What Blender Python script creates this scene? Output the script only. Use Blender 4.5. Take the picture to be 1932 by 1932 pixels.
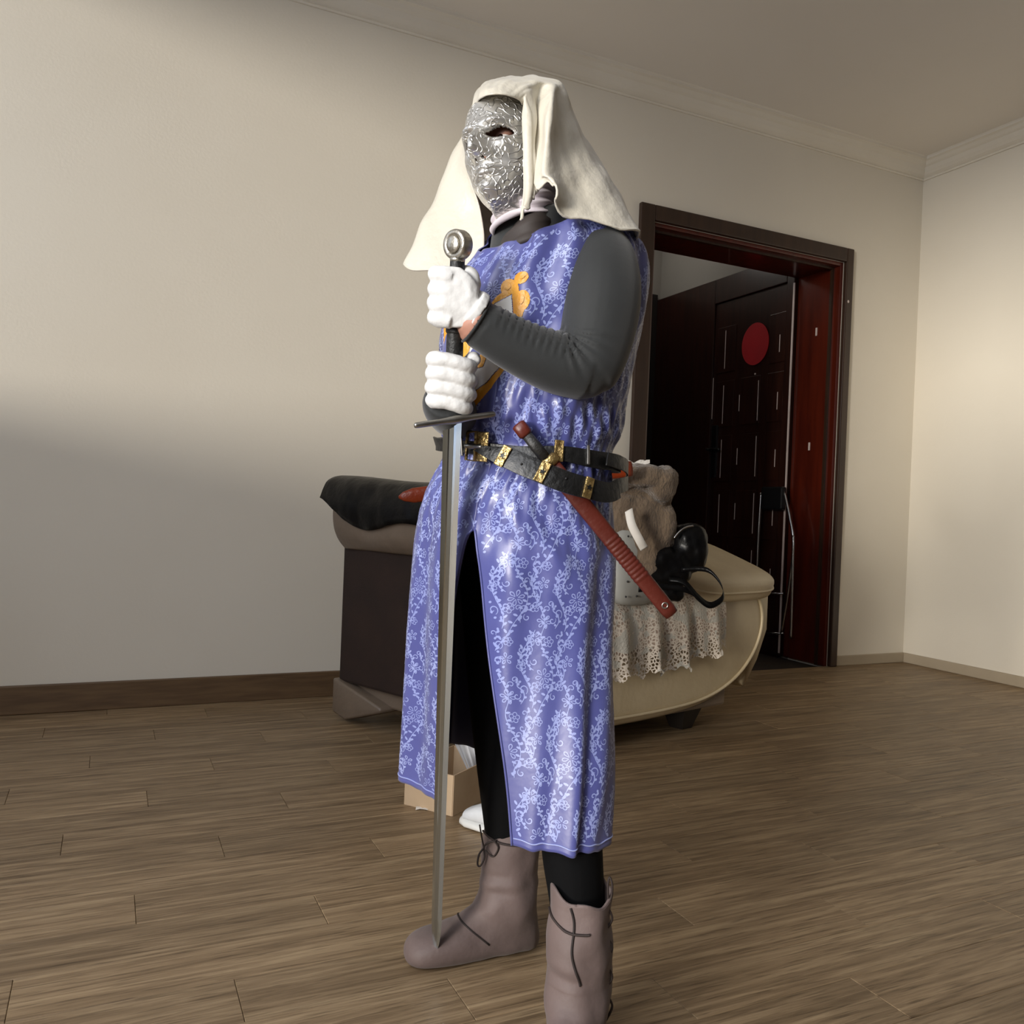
import bpy, bmesh, math, random
import numpy as np
from mathutils import Vector, Matrix
random.seed(7); rng = np.random.default_rng(7)
for o in list(bpy.data.objects): bpy.data.objects.remove(o)
sc = bpy.context.scene; col = sc.collection

# ---------------------------------------------------------------- camera
YAW, PIT, ROL, FPX, CH = 0.4418, -0.0066, 0.04, 1606.2, 0.9017
_F = np.array([math.sin(YAW)*math.cos(PIT), math.cos(YAW)*math.cos(PIT), math.sin(PIT)])
_R = np.array([math.cos(YAW), -math.sin(YAW), 0.0]); _U = np.cross(_R, _F)
_c, _s = math.cos(ROL), math.sin(ROL)
_R, _U = _c*_R + _s*_U, -_s*_R + _c*_U
CAM = np.array([0, 0, CH])
cd = bpy.data.cameras.new('camera'); cam = bpy.data.objects.new('camera', cd); col.objects.link(cam)
M = Matrix(((_R[0], _U[0], -_F[0], CAM[0]), (_R[1], _U[1], -_F[1], CAM[1]), (_R[2], _U[2], -_F[2], CAM[2]), (0, 0, 0, 1)))
cam.matrix_world = M
cd.sensor_width = 36; cd.lens = FPX/1932*36; cd.clip_start = 0.02
sc.camera = cam

# ---------------------------------------------------------------- light
w = bpy.data.worlds.new('sky'); sc.world = w; w.use_nodes = True
w.node_tree.nodes['Background'].inputs[0].default_value = (0.62, 0.74, 1.0, 1)
w.node_tree.nodes['Background'].inputs[1].default_value = 1.0
def lamp(name, kind, energy, color, loc, direction, **kw):
    l = bpy.data.lights.new(name, kind); l.energy = energy; l.color = color
    for k, v in kw.items(): setattr(l, k, v)
    o = bpy.data.objects.new(name, l); col.objects.link(o); o.location = loc
    o.rotation_euler = Vector(direction).to_track_quat('-Z', 'Y').to_euler()
    return o
SUN_DIR = (0.895, 0.43, -0.078)
lamp('sun', 'SUN', 2.5, (1.0, 0.93, 0.82), (-4, -1, 3), SUN_DIR, angle=0.21)
lamp('window_daylight', 'AREA', 80, (0.96, 0.97, 1.0), (-1.50, 0.05, 1.8), (1, -0.18, -1.0), shape='RECTANGLE', size=1.9, size_y=2.4)
lamp('side_fill_light', 'AREA', 6, (0.88, 0.94, 1.0), (-1.52, 2.7, 2.05), (1, .3, .25), shape='RECTANGLE', size=1.4, size_y=1.7)  # added fill lamp at the invented side opening, brightens the back wall
vs = sc.view_settings
vs.view_transform = 'Standard'; vs.look = 'None'; vs.gamma = 1; vs.exposure = 0.04; vs.use_curve_mapping = False

# ---------------------------------------------------------------- helpers
def at(x, y, d): return CAM + d*(_F + _R*(x-966)/FPX - _U*(y-966)/FPX)
def pj(p):
    p = np.asarray(p, float); d = p - CAM; z = d@_F
    return np.stack([966+FPX*(d@_R)/z, 966-FPX*(d@_U)/z], -1)
FH = np.array([math.sin(YAW), math.cos(YAW), 0.0]); RH = np.array([math.cos(YAW), -math.sin(YAW), 0.0]); ZH = np.array([0, 0, 1.0])
def wp(X, dep, z): return RH*X + FH*dep + ZH*z
def onfloor(x, y, z=0.0):
    d = _F + _R*(x-966)/FPX - _U*(y-966)/FPX
    return CAM + d*(z-CH)/d[2]
def srgb(r, g, b):
    f = lambda c: c/12.92 if c <= .04045 else ((c+.055)/1.055)**2.4
    return (f(r/255), f(g/255), f(b/255), 1)
MATS = {}
def mat(name, rgb, rough=.5, metal=0.0, var=None, scale=8.0, bump=0.0, bscale=60.0, stretch=None, spec=.5, coat=0.0, sheen=0.0, trans=0.0, alpha=1.0, detail=4, sss=0):
    m = bpy.data.materials.new(name); m.use_nodes = True; nt = m.node_tree; N = nt.nodes; L = nt.links
    b = N['Principled BSDF']; MATS[name] = m
    b.inputs['Base Color'].default_value = srgb(*rgb)
    b.inputs['Roughness'].default_value = rough; b.inputs['Metallic'].default_value = metal
    b.inputs['Specular IOR Level'].default_value = spec; b.inputs['Coat Weight'].default_value = coat
    b.inputs['Sheen Weight'].default_value = sheen; b.inputs['Transmission Weight'].default_value = trans; b.inputs['Alpha'].default_value = alpha
    if var or bump:
        tc = N.new('ShaderNodeTexCoord'); mp = N.new('ShaderNodeMapping'); L.new(tc.outputs['Object'], mp.inputs[0])
        if stretch: mp.inputs['Scale'].default_value = stretch
    if var:
        n = N.new('ShaderNodeTexNoise'); n.inputs['Scale'].default_value = scale; n.inputs['Detail'].default_value = detail
        L.new(mp.outputs[0], n.inputs[0])
        r = N.new('ShaderNodeValToRGB'); r.color_ramp.elements[0].position = .3; r.color_ramp.elements[1].position = .7
        r.color_ramp.elements[0].color = srgb(*rgb); r.color_ramp.elements[1].color = srgb(*var)
        L.new(n.outputs[0], r.inputs[0]); L.new(r.outputs[0], b.inputs['Base Color'])
    if bump:
        n2 = N.new('ShaderNodeTexNoise'); n2.inputs['Scale'].default_value = bscale; n2.inputs['Detail'].default_value = 3
        L.new(mp.outputs[0], n2.inputs[0])
        bp = N.new('ShaderNodeBump'); bp.inputs['Strength'].default_value = bump; bp.inputs['Distance'].default_value = .01
        L.new(n2.outputs[0], bp.inputs['Height']); L.new(bp.outputs[0], b.inputs['Normal'])
    return m
OFF = {}
def root(name, loc, label, cat, group=None):
    o = bpy.data.objects.new(name, None); col.objects.link(o); o.location = loc; o.empty_display_size = .05
    o['label'] = label; o['category'] = cat
    if group: o['group'] = group
    OFF[o.name] = np.array(loc, float); return o
def off(o):
    return np.zeros(3) if o is None else OFF.get(o.name, np.zeros(3))
def tag(o, label=None, cat=None, group=None, kind=None):
    for k, v in (('label', label), ('category', cat), ('group', group), ('kind', kind)):
        if v: o[k] = v
    return o
def mk(name, V, Fc, m, parent=None, smooth=True, sub=0, solid=0.0, bev=0.0, soloff=-1.0, weld=False):
    V = np.asarray(V, float) - off(parent)
    me = bpy.data.meshes.new(name); me.from_pydata(V.tolist(), [], [tuple(int(i) for i in f) for f in Fc])
    ms = m if isinstance(m, (list, tuple)) else [m]
    for q in ms: me.materials.append(MATS[q] if isinstance(q, str) else q)
    if weld:
        bm = bmesh.new(); bm.from_mesh(me); bmesh.ops.remove_doubles(bm, verts=bm.verts, dist=1e-5); bm.to_mesh(me); bm.free()
    if smooth: me.polygons.foreach_set('use_smooth', [True]*len(me.polygons))
    me.update()
    o = bpy.data.objects.new(name, me); col.objects.link(o)
    if parent is not None: o.parent = parent; OFF[o.name] = off(parent)
    if bev:
        b = o.modifiers.new('bevel', 'BEVEL'); b.width = bev; b.segments = 2; b.limit_method = 'ANGLE'; b.angle_limit = .6
    if solid:
        s = o.modifiers.new('solid', 'SOLIDIFY'); s.thickness = solid; s.offset = soloff
    if sub:
        s = o.modifiers.new('sub', 'SUBSURF'); s.levels = sub; s.render_levels = sub
    return o
def copyobj(o, parent=None, loc=None, rot=None):
    c = o.copy(); col.objects.link(c)
    if parent is not None: c.parent = parent
    if loc is not None: c.location = loc
    if rot is not None: c.rotation_euler = rot
    return c
BF = [(0,3,2,1),(4,5,6,7),(0,1,5,4),(1,2,6,5),(2,3,7,6),(3,0,4,7)]
def boxv(a, b):
    x0,y0,z0 = a; x1,y1,z1 = b
    return [(x0,y0,z0),(x1,y0,z0),(x1,y1,z0),(x0,y1,z0),(x0,y0,z1),(x1,y0,z1),(x1,y1,z1),(x0,y1,z1)]
def box(name, a, b, m, parent=None, bev=0.0, smooth=False): return mk(name, boxv(a, b), BF, m, parent, smooth, bev=bev)
def boxes(lst):
    V = []; Fc = []
    for a, b in lst:
        k = len(V); V += boxv(a, b); Fc += [tuple(i+k for i in f) for f in BF]
    return V, Fc
def obox(c, ax, ay, az):   # oriented box, half vectors
    c, ax, ay, az = map(np.asarray, (c, ax, ay, az))
    return [c-ax-ay-az, c+ax-ay-az, c+ax+ay-az, c-ax+ay-az, c-ax-ay+az, c+ax-ay+az, c+ax+ay+az, c-ax+ay+az]
def join(*vf):
    V = []; Fc = []
    for v, f in vf:
        k = len(V); V += [tuple(p) for p in v]; Fc += [tuple(i+k for i in q) for q in f]
    return V, Fc
def spl(P, n, closed=False):
    P = np.asarray(P, float); k = len(P)
    t = np.linspace(0, k if closed else k-1, n, endpoint=not closed)
    i = np.minimum(np.floor(t).astype(int), k-1 if closed else k-2); u = (t-i)[:, None]
    g = (lambda j: P[j % k]) if closed else (lambda j: P[np.clip(j, 0, k-1)])
    p0, p1, p2, p3 = g(i-1), g(i), g(i+1), g(i+2)
    return .5*(2*p1 + (p2-p0)*u + (2*p0-5*p1+4*p2-p3)*u*u + (3*p1-p0-3*p2+p3)*u**3)
def grid(G, cu=False, cv=False):   # G[i][j] rows, cu: close columns
    G = np.asarray(G); a, b = G.shape[:2]; V = G.reshape(-1, 3); Fc = []
    for i in range(a if cv else a-1):
        for j in range(b if cu else b-1):
            Fc.append((i*b+j, i*b+(j+1) % b, ((i+1) % a)*b+(j+1) % b, ((i+1) % a)*b+j))
    return V, Fc
def loft(rings, cap0=True, cap1=True):
    G = np.asarray(rings); V, Fc = grid(G, cu=True); V = V.tolist(); b = G.shape[1]; a = G.shape[0]
    if cap0: V.append(G[0].mean(0).tolist()); k = len(V)-1; Fc += [(k, (j+1) % b, j) for j in range(b)]
    if cap1: V.append(G[-1].mean(0).tolist()); k = len(V)-1; o = (a-1)*b; Fc += [(k, o+j, o+(j+1) % b) for j in range(b)]
    return V, Fc
def frames(P):
    P = np.asarray(P, float); T = np.gradient(P, axis=0); T /= np.linalg.norm(T, axis=1)[:, None]+1e-12
    n = np.cross(T[0], [0, 0, 1.0]);
    if np.linalg.norm(n) < .1: n = np.cross(T[0], [1.0, 0, 0])
    Ns = []
    for t in T:
        n = n - t*(n@t); n = n/np.linalg.norm(n); Ns.append(n)
    Ns = np.array(Ns); return T, Ns, np.cross(T, Ns)
def tube(P, r, seg=10, n=None, cap=True, flat=1.0):
    P = np.asarray(P, float); r = np.broadcast_to(np.asarray(r, float), (len(P),)).copy()
    if n: r = spl(r[:, None], n)[:, 0]; P = spl(P, n)
    T, A, B = frames(P); th = np.linspace(0, 2*np.pi, seg, endpoint=False)
    G = P[:, None] + r[:, None, None]*(np.cos(th)[None, :, None]*A[:, None] + flat*np.sin(th)[None, :, None]*B[:, None])
    return loft(G, cap, cap)
def ball(c, rx, ry=None, rz=None, nu=16, nv=10, ax=None):
    ry = ry or rx; rz = rz or rx; c = np.asarray(c, float); ax = ax if ax is not None else np.eye(3)
    G = []
    for i in range(nv+1):
        ph = math.pi*i/nv; s = max(math.sin(ph), 1e-3)
        G.append([c + ax[0]*rx*s*math.cos(2*math.pi*j/nu) + ax[1]*ry*s*math.sin(2*math.pi*j/nu) + ax[2]*rz*math.cos(ph) for j in range(nu)])
    return loft(G[::-1])
def remesh(name, vf, m, parent, voxel, smooth_it=4, keep_fn=None):
    V, Fc = join(*vf)
    me = bpy.data.meshes.new('tmp'); me.from_pydata([tuple(map(float, v)) for v in V], [], Fc)
    bm = bmesh.new(); bm.from_mesh(me); bmesh.ops.recalc_face_normals(bm, faces=bm.faces); bm.to_mesh(me); bm.free()
    o = bpy.data.objects.new('tmp', me); col.objects.link(o)
    r = o.modifiers.new('r', 'REMESH'); r.mode = 'VOXEL'; r.voxel_size = voxel; r.adaptivity = 0
    if smooth_it:
        s = o.modifiers.new('s', 'SMOOTH'); s.iterations = smooth_it; s.factor = .5
    dg = bpy.context.evaluated_depsgraph_get(); ev = o.evaluated_get(dg)
    nm = bpy.data.meshes.new_from_object(ev); bpy.data.objects.remove(o); bpy.data.meshes.remove(me)
    V2 = np.zeros(len(nm.vertices)*3); nm.vertices.foreach_get('co', V2); V2 = V2.reshape(-1, 3)
    if keep_fn is not None:
        nr = np.zeros(len(nm.vertices)*3); nm.vertices.foreach_get('normal', nr); V2 = keep_fn(V2, nr.reshape(-1, 3))
    F2 = [tuple(p.vertices) for p in nm.polygons]
    bpy.data.meshes.remove(nm)
    return mk(name, V2, F2, m, parent)
def sstep(a, b, x): t = np.clip((x-a)/(b-a), 0, 1); return t*t*(3-2*t)
def inpoly(P, poly):
    P = np.asarray(P); x, y = P[..., 0], P[..., 1]; r = np.zeros(x.shape, bool); n = len(poly)
    for i in range(n):
        x1, y1 = poly[i]; x2, y2 = poly[(i+1) % n]
        if y1 == y2: continue
        c = ((y1 > y) != (y2 > y)) & (x < (x2-x1)*(y-y1)/(y2-y1)+x1); r ^= c
    return r
_ph = rng.uniform(0, 6.28, (6, 40)); _fr = rng.normal(0, 1, (3, 40))
def vnoise(P, f):   # smooth pseudo noise, vectorised
    P = np.asarray(P)*f; s = 0
    for k in range(14): s = s + np.sin(P[..., 0]*_fr[0, k]*1.7+P[..., 1]*_fr[1, k]*1.7+P[..., 2]*_fr[2, k]*1.7+_ph[0, k])
    return s/6.0
# ---------------------------------------------------------------- materials
mat('wall_paint', (232, 225, 210), .75, var=(226, 218, 202), scale=.9, bump=.05, bscale=90)
mat('ceiling_paint', (236, 230, 221), .8, var=(231, 224, 214), scale=.8)
mat('cornice_plaster', (236, 229, 214), .6, var=(230, 222, 206), scale=3)
mat('skirting_paint', (178, 164, 142), .6, var=(168, 154, 132), scale=4)
mat('skirting_wood', (112, 88, 60), .5, var=(90, 68, 46), scale=6, stretch=(1, 10, 10))
mat('subfloor', (52, 40, 28), .9, var=(40, 30, 22), scale=5)
mat('dark_wood', (50, 24, 16), .32, var=(34, 15, 10), scale=5, stretch=(6, 6, .6), coat=.15)
mat('casing_wood', (60, 40, 27), .4, var=(46, 30, 20), scale=5, stretch=(6, 6, .6))
mat('red_wood', (92, 30, 14), .28, var=(66, 20, 10), scale=4, stretch=(6, 6, .5), coat=.3)
mat('red_paper', (176, 8, 22), .7, var=(160, 6, 18), scale=6)
mat('chrome', (200, 200, 200), .22, 1.0, var=(180, 180, 180), scale=12)
mat('metal_and_glint', (226, 208, 200), .35, 0.0, var=(205, 190, 182), scale=12)  # pale metal fittings, also the glints painted on the entrance door
mat('black_plastic', (14, 14, 15), .35, var=(20, 20, 21), scale=9)
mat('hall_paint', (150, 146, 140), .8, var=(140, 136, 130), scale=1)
mat('hall_shade', (24, 17, 14), .7, var=(18, 13, 11), scale=3)  # near-black colour that carries the shade of the vestibule
mat('white_ceramic', (220, 218, 212), .3, var=(208, 206, 200), scale=6)
def plank_mat():
    m = bpy.data.materials.new('floor_plank'); m.use_nodes = True; nt = m.node_tree; N = nt.nodes; L = nt.links; b = N['Principled BSDF']
    oi = N.new('ShaderNodeObjectInfo'); tc = N.new('ShaderNodeTexCoord'); mp = N.new('ShaderNodeMapping'); mp.inputs['Scale'].default_value = (1.3, 26, 1)
    ad = N.new('ShaderNodeVectorMath'); ad.operation = 'MULTIPLY_ADD'; ad.inputs[1].default_value = (1, 1, 1)
    cm = N.new('ShaderNodeCombineXYZ'); ml = N.new('ShaderNodeMath'); ml.operation = 'MULTIPLY'; ml.inputs[1].default_value = 31
    L.new(oi.outputs['Random'], ml.inputs[0]); L.new(ml.outputs[0], cm.inputs[0]); L.new(ml.outputs[0], cm.inputs[2])
    L.new(tc.outputs['Object'], ad.inputs[0]); L.new(cm.outputs[0], ad.inputs[2]); L.new(ad.outputs[0], mp.inputs[0])
    n1 = N.new('ShaderNodeTexNoise'); n1.inputs['Scale'].default_value = 2.2; n1.inputs['Detail'].default_value = 8; n1.inputs['Roughness'].default_value = .62; n1.inputs['Distortion'].default_value = .6
    n2 = N.new('ShaderNodeTexNoise'); n2.inputs['Scale'].default_value = 7.5; n2.inputs['Detail'].default_value = 6; n2.inputs['Distortion'].default_value = .4
    L.new(mp.outputs[0], n1.inputs[0]); L.new(mp.outputs[0], n2.inputs[0])
    r1 = N.new('ShaderNodeValToRGB'); e = r1.color_ramp.elements; e[0].position = .28; e[0].color = srgb(102, 82, 59); e[1].position = .72; e[1].color = srgb(176, 152, 118)
    x = e.new(.5); x.color = srgb(142, 119, 90)
    r2 = N.new('ShaderNodeValToRGB'); e = r2.color_ramp.elements; e[0].position = .32; e[0].color = (.42, .40, .38, 1); e[1].position = .46; e[1].color = (1, 1, 1, 1)
    L.new(n1.outputs[0], r1.inputs[0]); L.new(n2.outputs[0], r2.inputs[0])
    mx = N.new('ShaderNodeMix'); mx.data_type = 'RGBA'; mx.blend_type = 'MULTIPLY'; mx.inputs[0].default_value = .75
    L.new(r1.outputs[0], mx.inputs[6]); L.new(r2.outputs[0], mx.inputs[7])
    hs = N.new('ShaderNodeHueSaturation'); mr = N.new('ShaderNodeMapRange'); mr.inputs[3].default_value = .86; mr.inputs[4].default_value = 1.1
    L.new(oi.outputs['Random'], mr.inputs[0]); L.new(mr.outputs[0], hs.inputs['Value']); L.new(mx.outputs[2], hs.inputs['Color'])
    L.new(hs.outputs[0], b.inputs['Base Color']); b.inputs['Roughness'].default_value = .46; b.inputs['Specular IOR Level'].default_value = .35
    bp = N.new('ShaderNodeBump'); bp.inputs['Strength'].default_value = .25; bp.inputs['Distance'].default_value = .003
    L.new(n2.outputs[0], bp.inputs['Height']); L.new(bp.outputs[0], b.inputs['Normal'])
    MATS['floor_plank'] = m
plank_mat()

# ---------------------------------------------------------------- room shell
D, W, HC = 3.872, 4.664, 3.2
XL, YF = -1.6, -2.4
DL, DR, DH = 2.51, 4.06, 2.554         # outer edges of the door casing
OL, OR_, OH = 2.60, 4.004, 2.47        # opening
WT = 0.33
def struct(o): o['kind'] = 'structure'; return o
floor = struct(box('floor', (XL-.2, YF-.2, -.12), (W+.2, 6.2, -.016), 'subfloor'))
PW = .142
row = 0; y = -.35
pm = {}
while y < D-.001:
    x = XL - ((row*0.37) % .95); y1 = min(y+PW, D)
    while x < W:
        a = max(x, XL); b = min(x+.95, W)
        if b-a > .02:
            key = (round(b-a, 3), round(y1-y, 3))
            cxp, cyp = (a+b)/2, (y+y1)/2
            hx, hy = (b-a)/2-.0004, (y1-y)/2-.0004
            if key not in pm:
                o = mk('plank', [(-hx,-hy,-.014),(hx,-hy,-.014),(hx,hy,-.014),(-hx,hy,-.014),(-hx,-hy,-.0012),(hx,-hy,-.0012),(hx,hy,-.0012),(-hx,hy,-.0012),
                                 (-hx+.001,-hy+.001,0),(hx-.001,-hy+.001,0),(hx-.001,hy-.001,0),(-hx+.001,hy-.001,0)],
                       [(0,1,5,4),(1,2,6,5),(2,3,7,6),(3,0,4,7),(4,5,9,8),(5,6,10,9),(6,7,11,10),(7,4,8,11),(8,9,10,11)], 'floor_plank', None, False)
                pm[key] = o
            else: o = copyobj(pm[key])
            o.parent = floor; o.location = (cxp, cyp, random.uniform(-.0006, .0003))
        x += .95
    y += PW; row += 1
# back wall with the door opening
V, Fc = boxes([((XL-.2, D, -.05), (OL, D+WT, HC)), ((OR_, D, -.05), (W+.2, D+WT, HC)), ((OL, D, OH), (OR_, D+WT, HC))])
struct(mk('wall_back', V, Fc, 'wall_paint', None, False))
struct(box('wall_right', (W, YF, -.05), (W+.2, D+.02, HC), 'wall_paint'))
# left wall with a tall balcony window, outside the frame
W1 = (-.9, 1.12, .04, 3.17); W2 = (1.95, 3.6, 1.28, 3.17)  # second opening is added, unseen, to brighten the back wall
V, Fc = boxes([((XL-.2, YF, -.05), (XL, W1[0], HC)), ((XL-.2, W1[1], -.05), (XL, W2[0], HC)), ((XL-.2, W2[1], -.05), (XL, D, HC)), ((XL-.2, W1[0], W1[3]), (XL, W1[1], HC)), ((XL-.2, W1[0], -.05), (XL, W1[1], W1[2])), ((XL-.2, W2[0], W2[3]), (XL, W2[1], HC)), ((XL-.2, W2[0], -.05), (XL, W2[1], W2[2]))])
struct(mk('wall_left', V, Fc, 'wall_paint', None, False))
for nm, (a, b, c, d) in (('window_1', W1), ('fill_window', W2)):
    wo = struct(mk(nm, *boxes([((XL-.14, a, c), (XL-.06, a+.05, d)), ((XL-.14, b-.05, c), (XL-.06, b, d)), ((XL-.14, a+.05, d-.05), (XL-.06, b-.05, d)), ((XL-.14, a+.05, c), (XL-.06, b-.05, c+.05))]), 'white_ceramic', None, False))
struct(box('wall_front_unseen', (XL-.2, YF-.2, -.05), (W+.2, YF, HC), 'casing_wood'))  # unseen wall, dark wood put in to cut the fill light
struct(box('ceiling', (XL-.2, YF-.2, HC), (W+.2, 6.2, HC+.15), 'ceiling_paint'))
# cornice profile (distance from wall, drop from ceiling)
prof = [(0, .105), (.010, .105), (.014, .098), (.010, .092), (.018, .088), (.030, .080), (.046, .064), (.060, .044), (.068, .040), (.074, .036), (.088, .022), (.093, .020), (.104, .016), (.104, .006), (.110, 0)]
def cornice(name, p0, p1, nrm):
    p0, p1, nrm = map(np.asarray, (p0, p1, nrm)); t = (p1-p0)/np.linalg.norm(p1-p0)
    G = []
    for p, sgn in ((p0, 1), (p1, -1)):
        G.append([p + nrm*a - ZH*b + t*sgn*a for a, b in prof])
    V, Fc = grid(G); return struct(mk(name, V, Fc, 'cornice_plaster', None, False))
cornice('trim_1', (XL, D, HC), (W, D, HC), (0, -1., 0))
cornice('trim_2', (W, D, HC), (W, YF, HC), (-1., 0, 0))
cornice('trim_3', (XL, YF, HC), (XL, D, HC), (1., 0, 0))
cornice('trim_4', (W, YF, HC), (XL, YF, HC), (0, 1., 0))
def base(name, lst, m, h):
    V, Fc = boxes(lst); return struct(mk(name, V, Fc, m, None, False, bev=.004))
base('baseboard_back', [((XL, D-.018, 0), (DL, D, .115))], 'skirting_wood', .11)
base('baseboard_corner', [((DR, D-.014, 0), (W, D, .062))], 'skirting_paint', .06)
base('baseboard_right', [((W-.014, YF, 0), (W, D-.014, .062))], 'skirting_paint', .06)
# door casing, reveal
dr = struct(mk('door_1', *boxes([((DL, D-.03, 0), (OL, D, DH)), ((OR_, D-.03, 0), (DR, D, DH)), ((OL, D-.03, OH), (OR_, D, DH))]), 'casing_wood', None, False, bev=.006))
mk('reveal', *boxes([((OR_-.022, D, 0), (OR_, D+WT+.02, OH-.02)), ((OL, D, 0), (OL+.022, D+WT+.02, OH-.02)), ((OL, D, OH-.022), (OR_, D+WT+.02, OH))]), 'red_wood', dr, False, bev=.003)
mk('stop_bead', *boxes([((OR_-.036, D+.05, 0), (OR_-.022, D+.068, OH-.022)), ((OL+.022, D+.05, OH-.034), (OR_-.036, D+.068, OH-.022))]), 'casing_wood', dr, False)
for (a, b) in ((D+.17, 2.05), (D+.19, 1.33)):
    o = mk('strike_plate', *boxes([((OR_-.026, a, b), (OR_-.021, a+.012, b+.05))]), 'metal_and_glint', dr, False)
mk('screw_head', *ball((OR_+.02, D-.031, 2.23), .007, .003, .009), 'metal_and_glint', dr)
# vestibule behind the opening, its side wall carries the entrance door
y0, y1, y2 = D+WT, 5.06, 5.80
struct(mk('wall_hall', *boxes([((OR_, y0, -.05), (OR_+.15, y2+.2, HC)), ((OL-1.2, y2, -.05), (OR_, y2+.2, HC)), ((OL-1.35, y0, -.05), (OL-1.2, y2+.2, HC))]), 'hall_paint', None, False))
hd = struct(mk('door_2', *boxes([((OR_-.045, y0+.03, 0), (OR_, y0+.10, 2.62)), ((OR_-.045, y1-.02, 0), (OR_, y2, 2.62)), ((OR_-.045, y0+.10, 2.44), (OR_, y1-.02, 2.62))]), 'dark_wood', None, False, bev=.005))
leaf = mk('door_leaf', *boxes([((OR_-.03, y0+.10, .01), (OR_, y1-.02, 2.44))]), 'dark_wood', hd, False, bev=.004)
mk('edge_strip', *boxes([((OR_-.050, y0+.026, .02), (OR_-.044, y0+.038, 2.42))]), 'metal_and_glint', hd, False)
pa = None
for yy in (4.36, 4.63, 4.9):
    for k in range(6):
        zc = 2.09-.392*k
        if zc < .1 or (yy == 4.63 and k == 0): continue
        o = box('raised_panel', (OR_-.036, yy-.10, zc-.165), (OR_-.03, yy+.10, zc+.165), 'dark_wood', hd, bev=.004)
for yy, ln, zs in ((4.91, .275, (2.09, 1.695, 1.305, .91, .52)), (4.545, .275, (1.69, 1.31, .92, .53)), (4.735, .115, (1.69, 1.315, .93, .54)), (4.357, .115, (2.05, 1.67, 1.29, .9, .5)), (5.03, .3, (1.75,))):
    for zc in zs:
        box('glint_strip', (OR_-.0385, yy-.0022, zc-ln/2), (OR_-.0355, yy+.0022, zc+ln/2), 'metal_and_glint', hd)  # pale strips painting the glints on the panel edges
th = np.linspace(0, 2*np.pi, 40, endpoint=False)
G = [[(OR_-.040+k, 4.594+.135*math.cos(t), 2.082+.145*math.sin(t)) for t in th] for k in (0, .003)]
mk('paper_circle', *loft(G[::-1]), 'red_paper', hd, False)
mk('peephole', *ball((OR_-.036, 4.585, 1.875), .006, .006, .007), 'metal_and_glint', hd)
hdl = mk('door_handle', *boxes([((OR_-.05, 4.955, 1.17), (OR_-.03, 5.01, 1.55))]), 'black_plastic', hd, False, bev=.004)
mk('lever', *join(tube([(OR_-.04, 4.98, 1.37), (OR_-.085, 4.98, 1.37), (OR_-.092, 4.93, 1.37), (OR_-.092, 4.86, 1.365)], .011, 10, 14), tube([(OR_-.05, 4.98, 1.37), (OR_-.09, 5.02, 1.375)], .009, 8)), 'black_plastic', hdl)
struct(box('hall_shade_panel', (OL-1.2, y2-.03, 0), (OR_-.046, y2-.001, 2.66), 'hall_shade'))  # dark sheet added where the far wall is only unlit
lamp('hall_fill_light', 'POINT', 5, (1.0, .96, .9), (3.3, 5.3, 3.05), (0, 0, -1), shadow_soft_size=.12)  # added lamp without a fixture, brightens the wall above the entrance door
# ---------------------------------------------------------------- sofa
mat('cream_leather', (206, 190, 158), .42, var=(192, 175, 142), scale=6, bump=.12, bscale=50)
mat('taupe_leather', (128, 112, 96), .38, var=(108, 94, 80), scale=5, bump=.15, bscale=45)
mat('brown_cloth', (48, 31, 22), .85, var=(38, 24, 17), scale=7, bump=.1, bscale=200)
mat('black_leather', (9, 9, 10), .36, var=(14, 13, 14), scale=8, bump=.25, bscale=30, coat=.03, spec=.12)
mat('sofa_foot', (22, 18, 16), .4, var=(30, 24, 20), scale=8)
mat('fur', (122, 104, 84), .95, var=(84, 70, 56), scale=26, bump=.8, bscale=120, sheen=.3, stretch=(1, 1, .5))
mat('grey_satin', (172, 172, 166), .35, var=(150, 150, 145), scale=6, bump=.1, bscale=30)
mat('dot_black', (20, 20, 22), .5, var=(26, 26, 28), scale=5)
mat('paper_white', (232, 228, 220), .7, var=(220, 214, 204), scale=12)
mat('orange_leather', (158, 62, 24), .35, var=(128, 46, 18), scale=10, bump=.2, bscale=70)
mat('card', (196, 170, 138), .75, var=(182, 156, 124), scale=9)
mat('card_inside', (120, 98, 74), .85, var=(104, 84, 62), scale=9)
mat('white_rubber', (226, 226, 222), .45, var=(216, 216, 212), scale=9)
mat('white_canvas', (214, 216, 218), .8, var=(196, 200, 204), scale=14, bump=.2, bscale=120)
def film_mat():
    m = mat('plastic_film', (225, 225, 225), .3, var=(205, 205, 208), scale=9, alpha=.72); return m
film_mat()
SN, SU, SV = np.array([.05, 2.85]), np.array([.77, .64]), np.array([-.74, .67])
def S(u, v, z): q = SN + SU*u + SV*v; return wp(q[0], q[1], z)
sofa = root('sofa', S(.6, .45, 0), 'cream leather sofa with brown cloth back, standing behind the costumed person', 'sofa')
BWD = .987
def slab(u0, u1, v0, v1, z0, z1): return [S(u0,v0,z0),S(u1,v0,z0),S(u1,v1,z0),S(u0,v1,z0),S(u0,v0,z1),S(u1,v0,z1),S(u1,v1,z1),S(u0,v1,z1)], BF
mk('back_panel', *slab(-.01, .10, .0, BWD, .155, .86), 'brown_cloth', sofa, False, bev=.012)
mk('base', *slab(.02, 1.2, .04, BWD-.04, .09, .2), 'taupe_leather', sofa, False, bev=.01)
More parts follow.
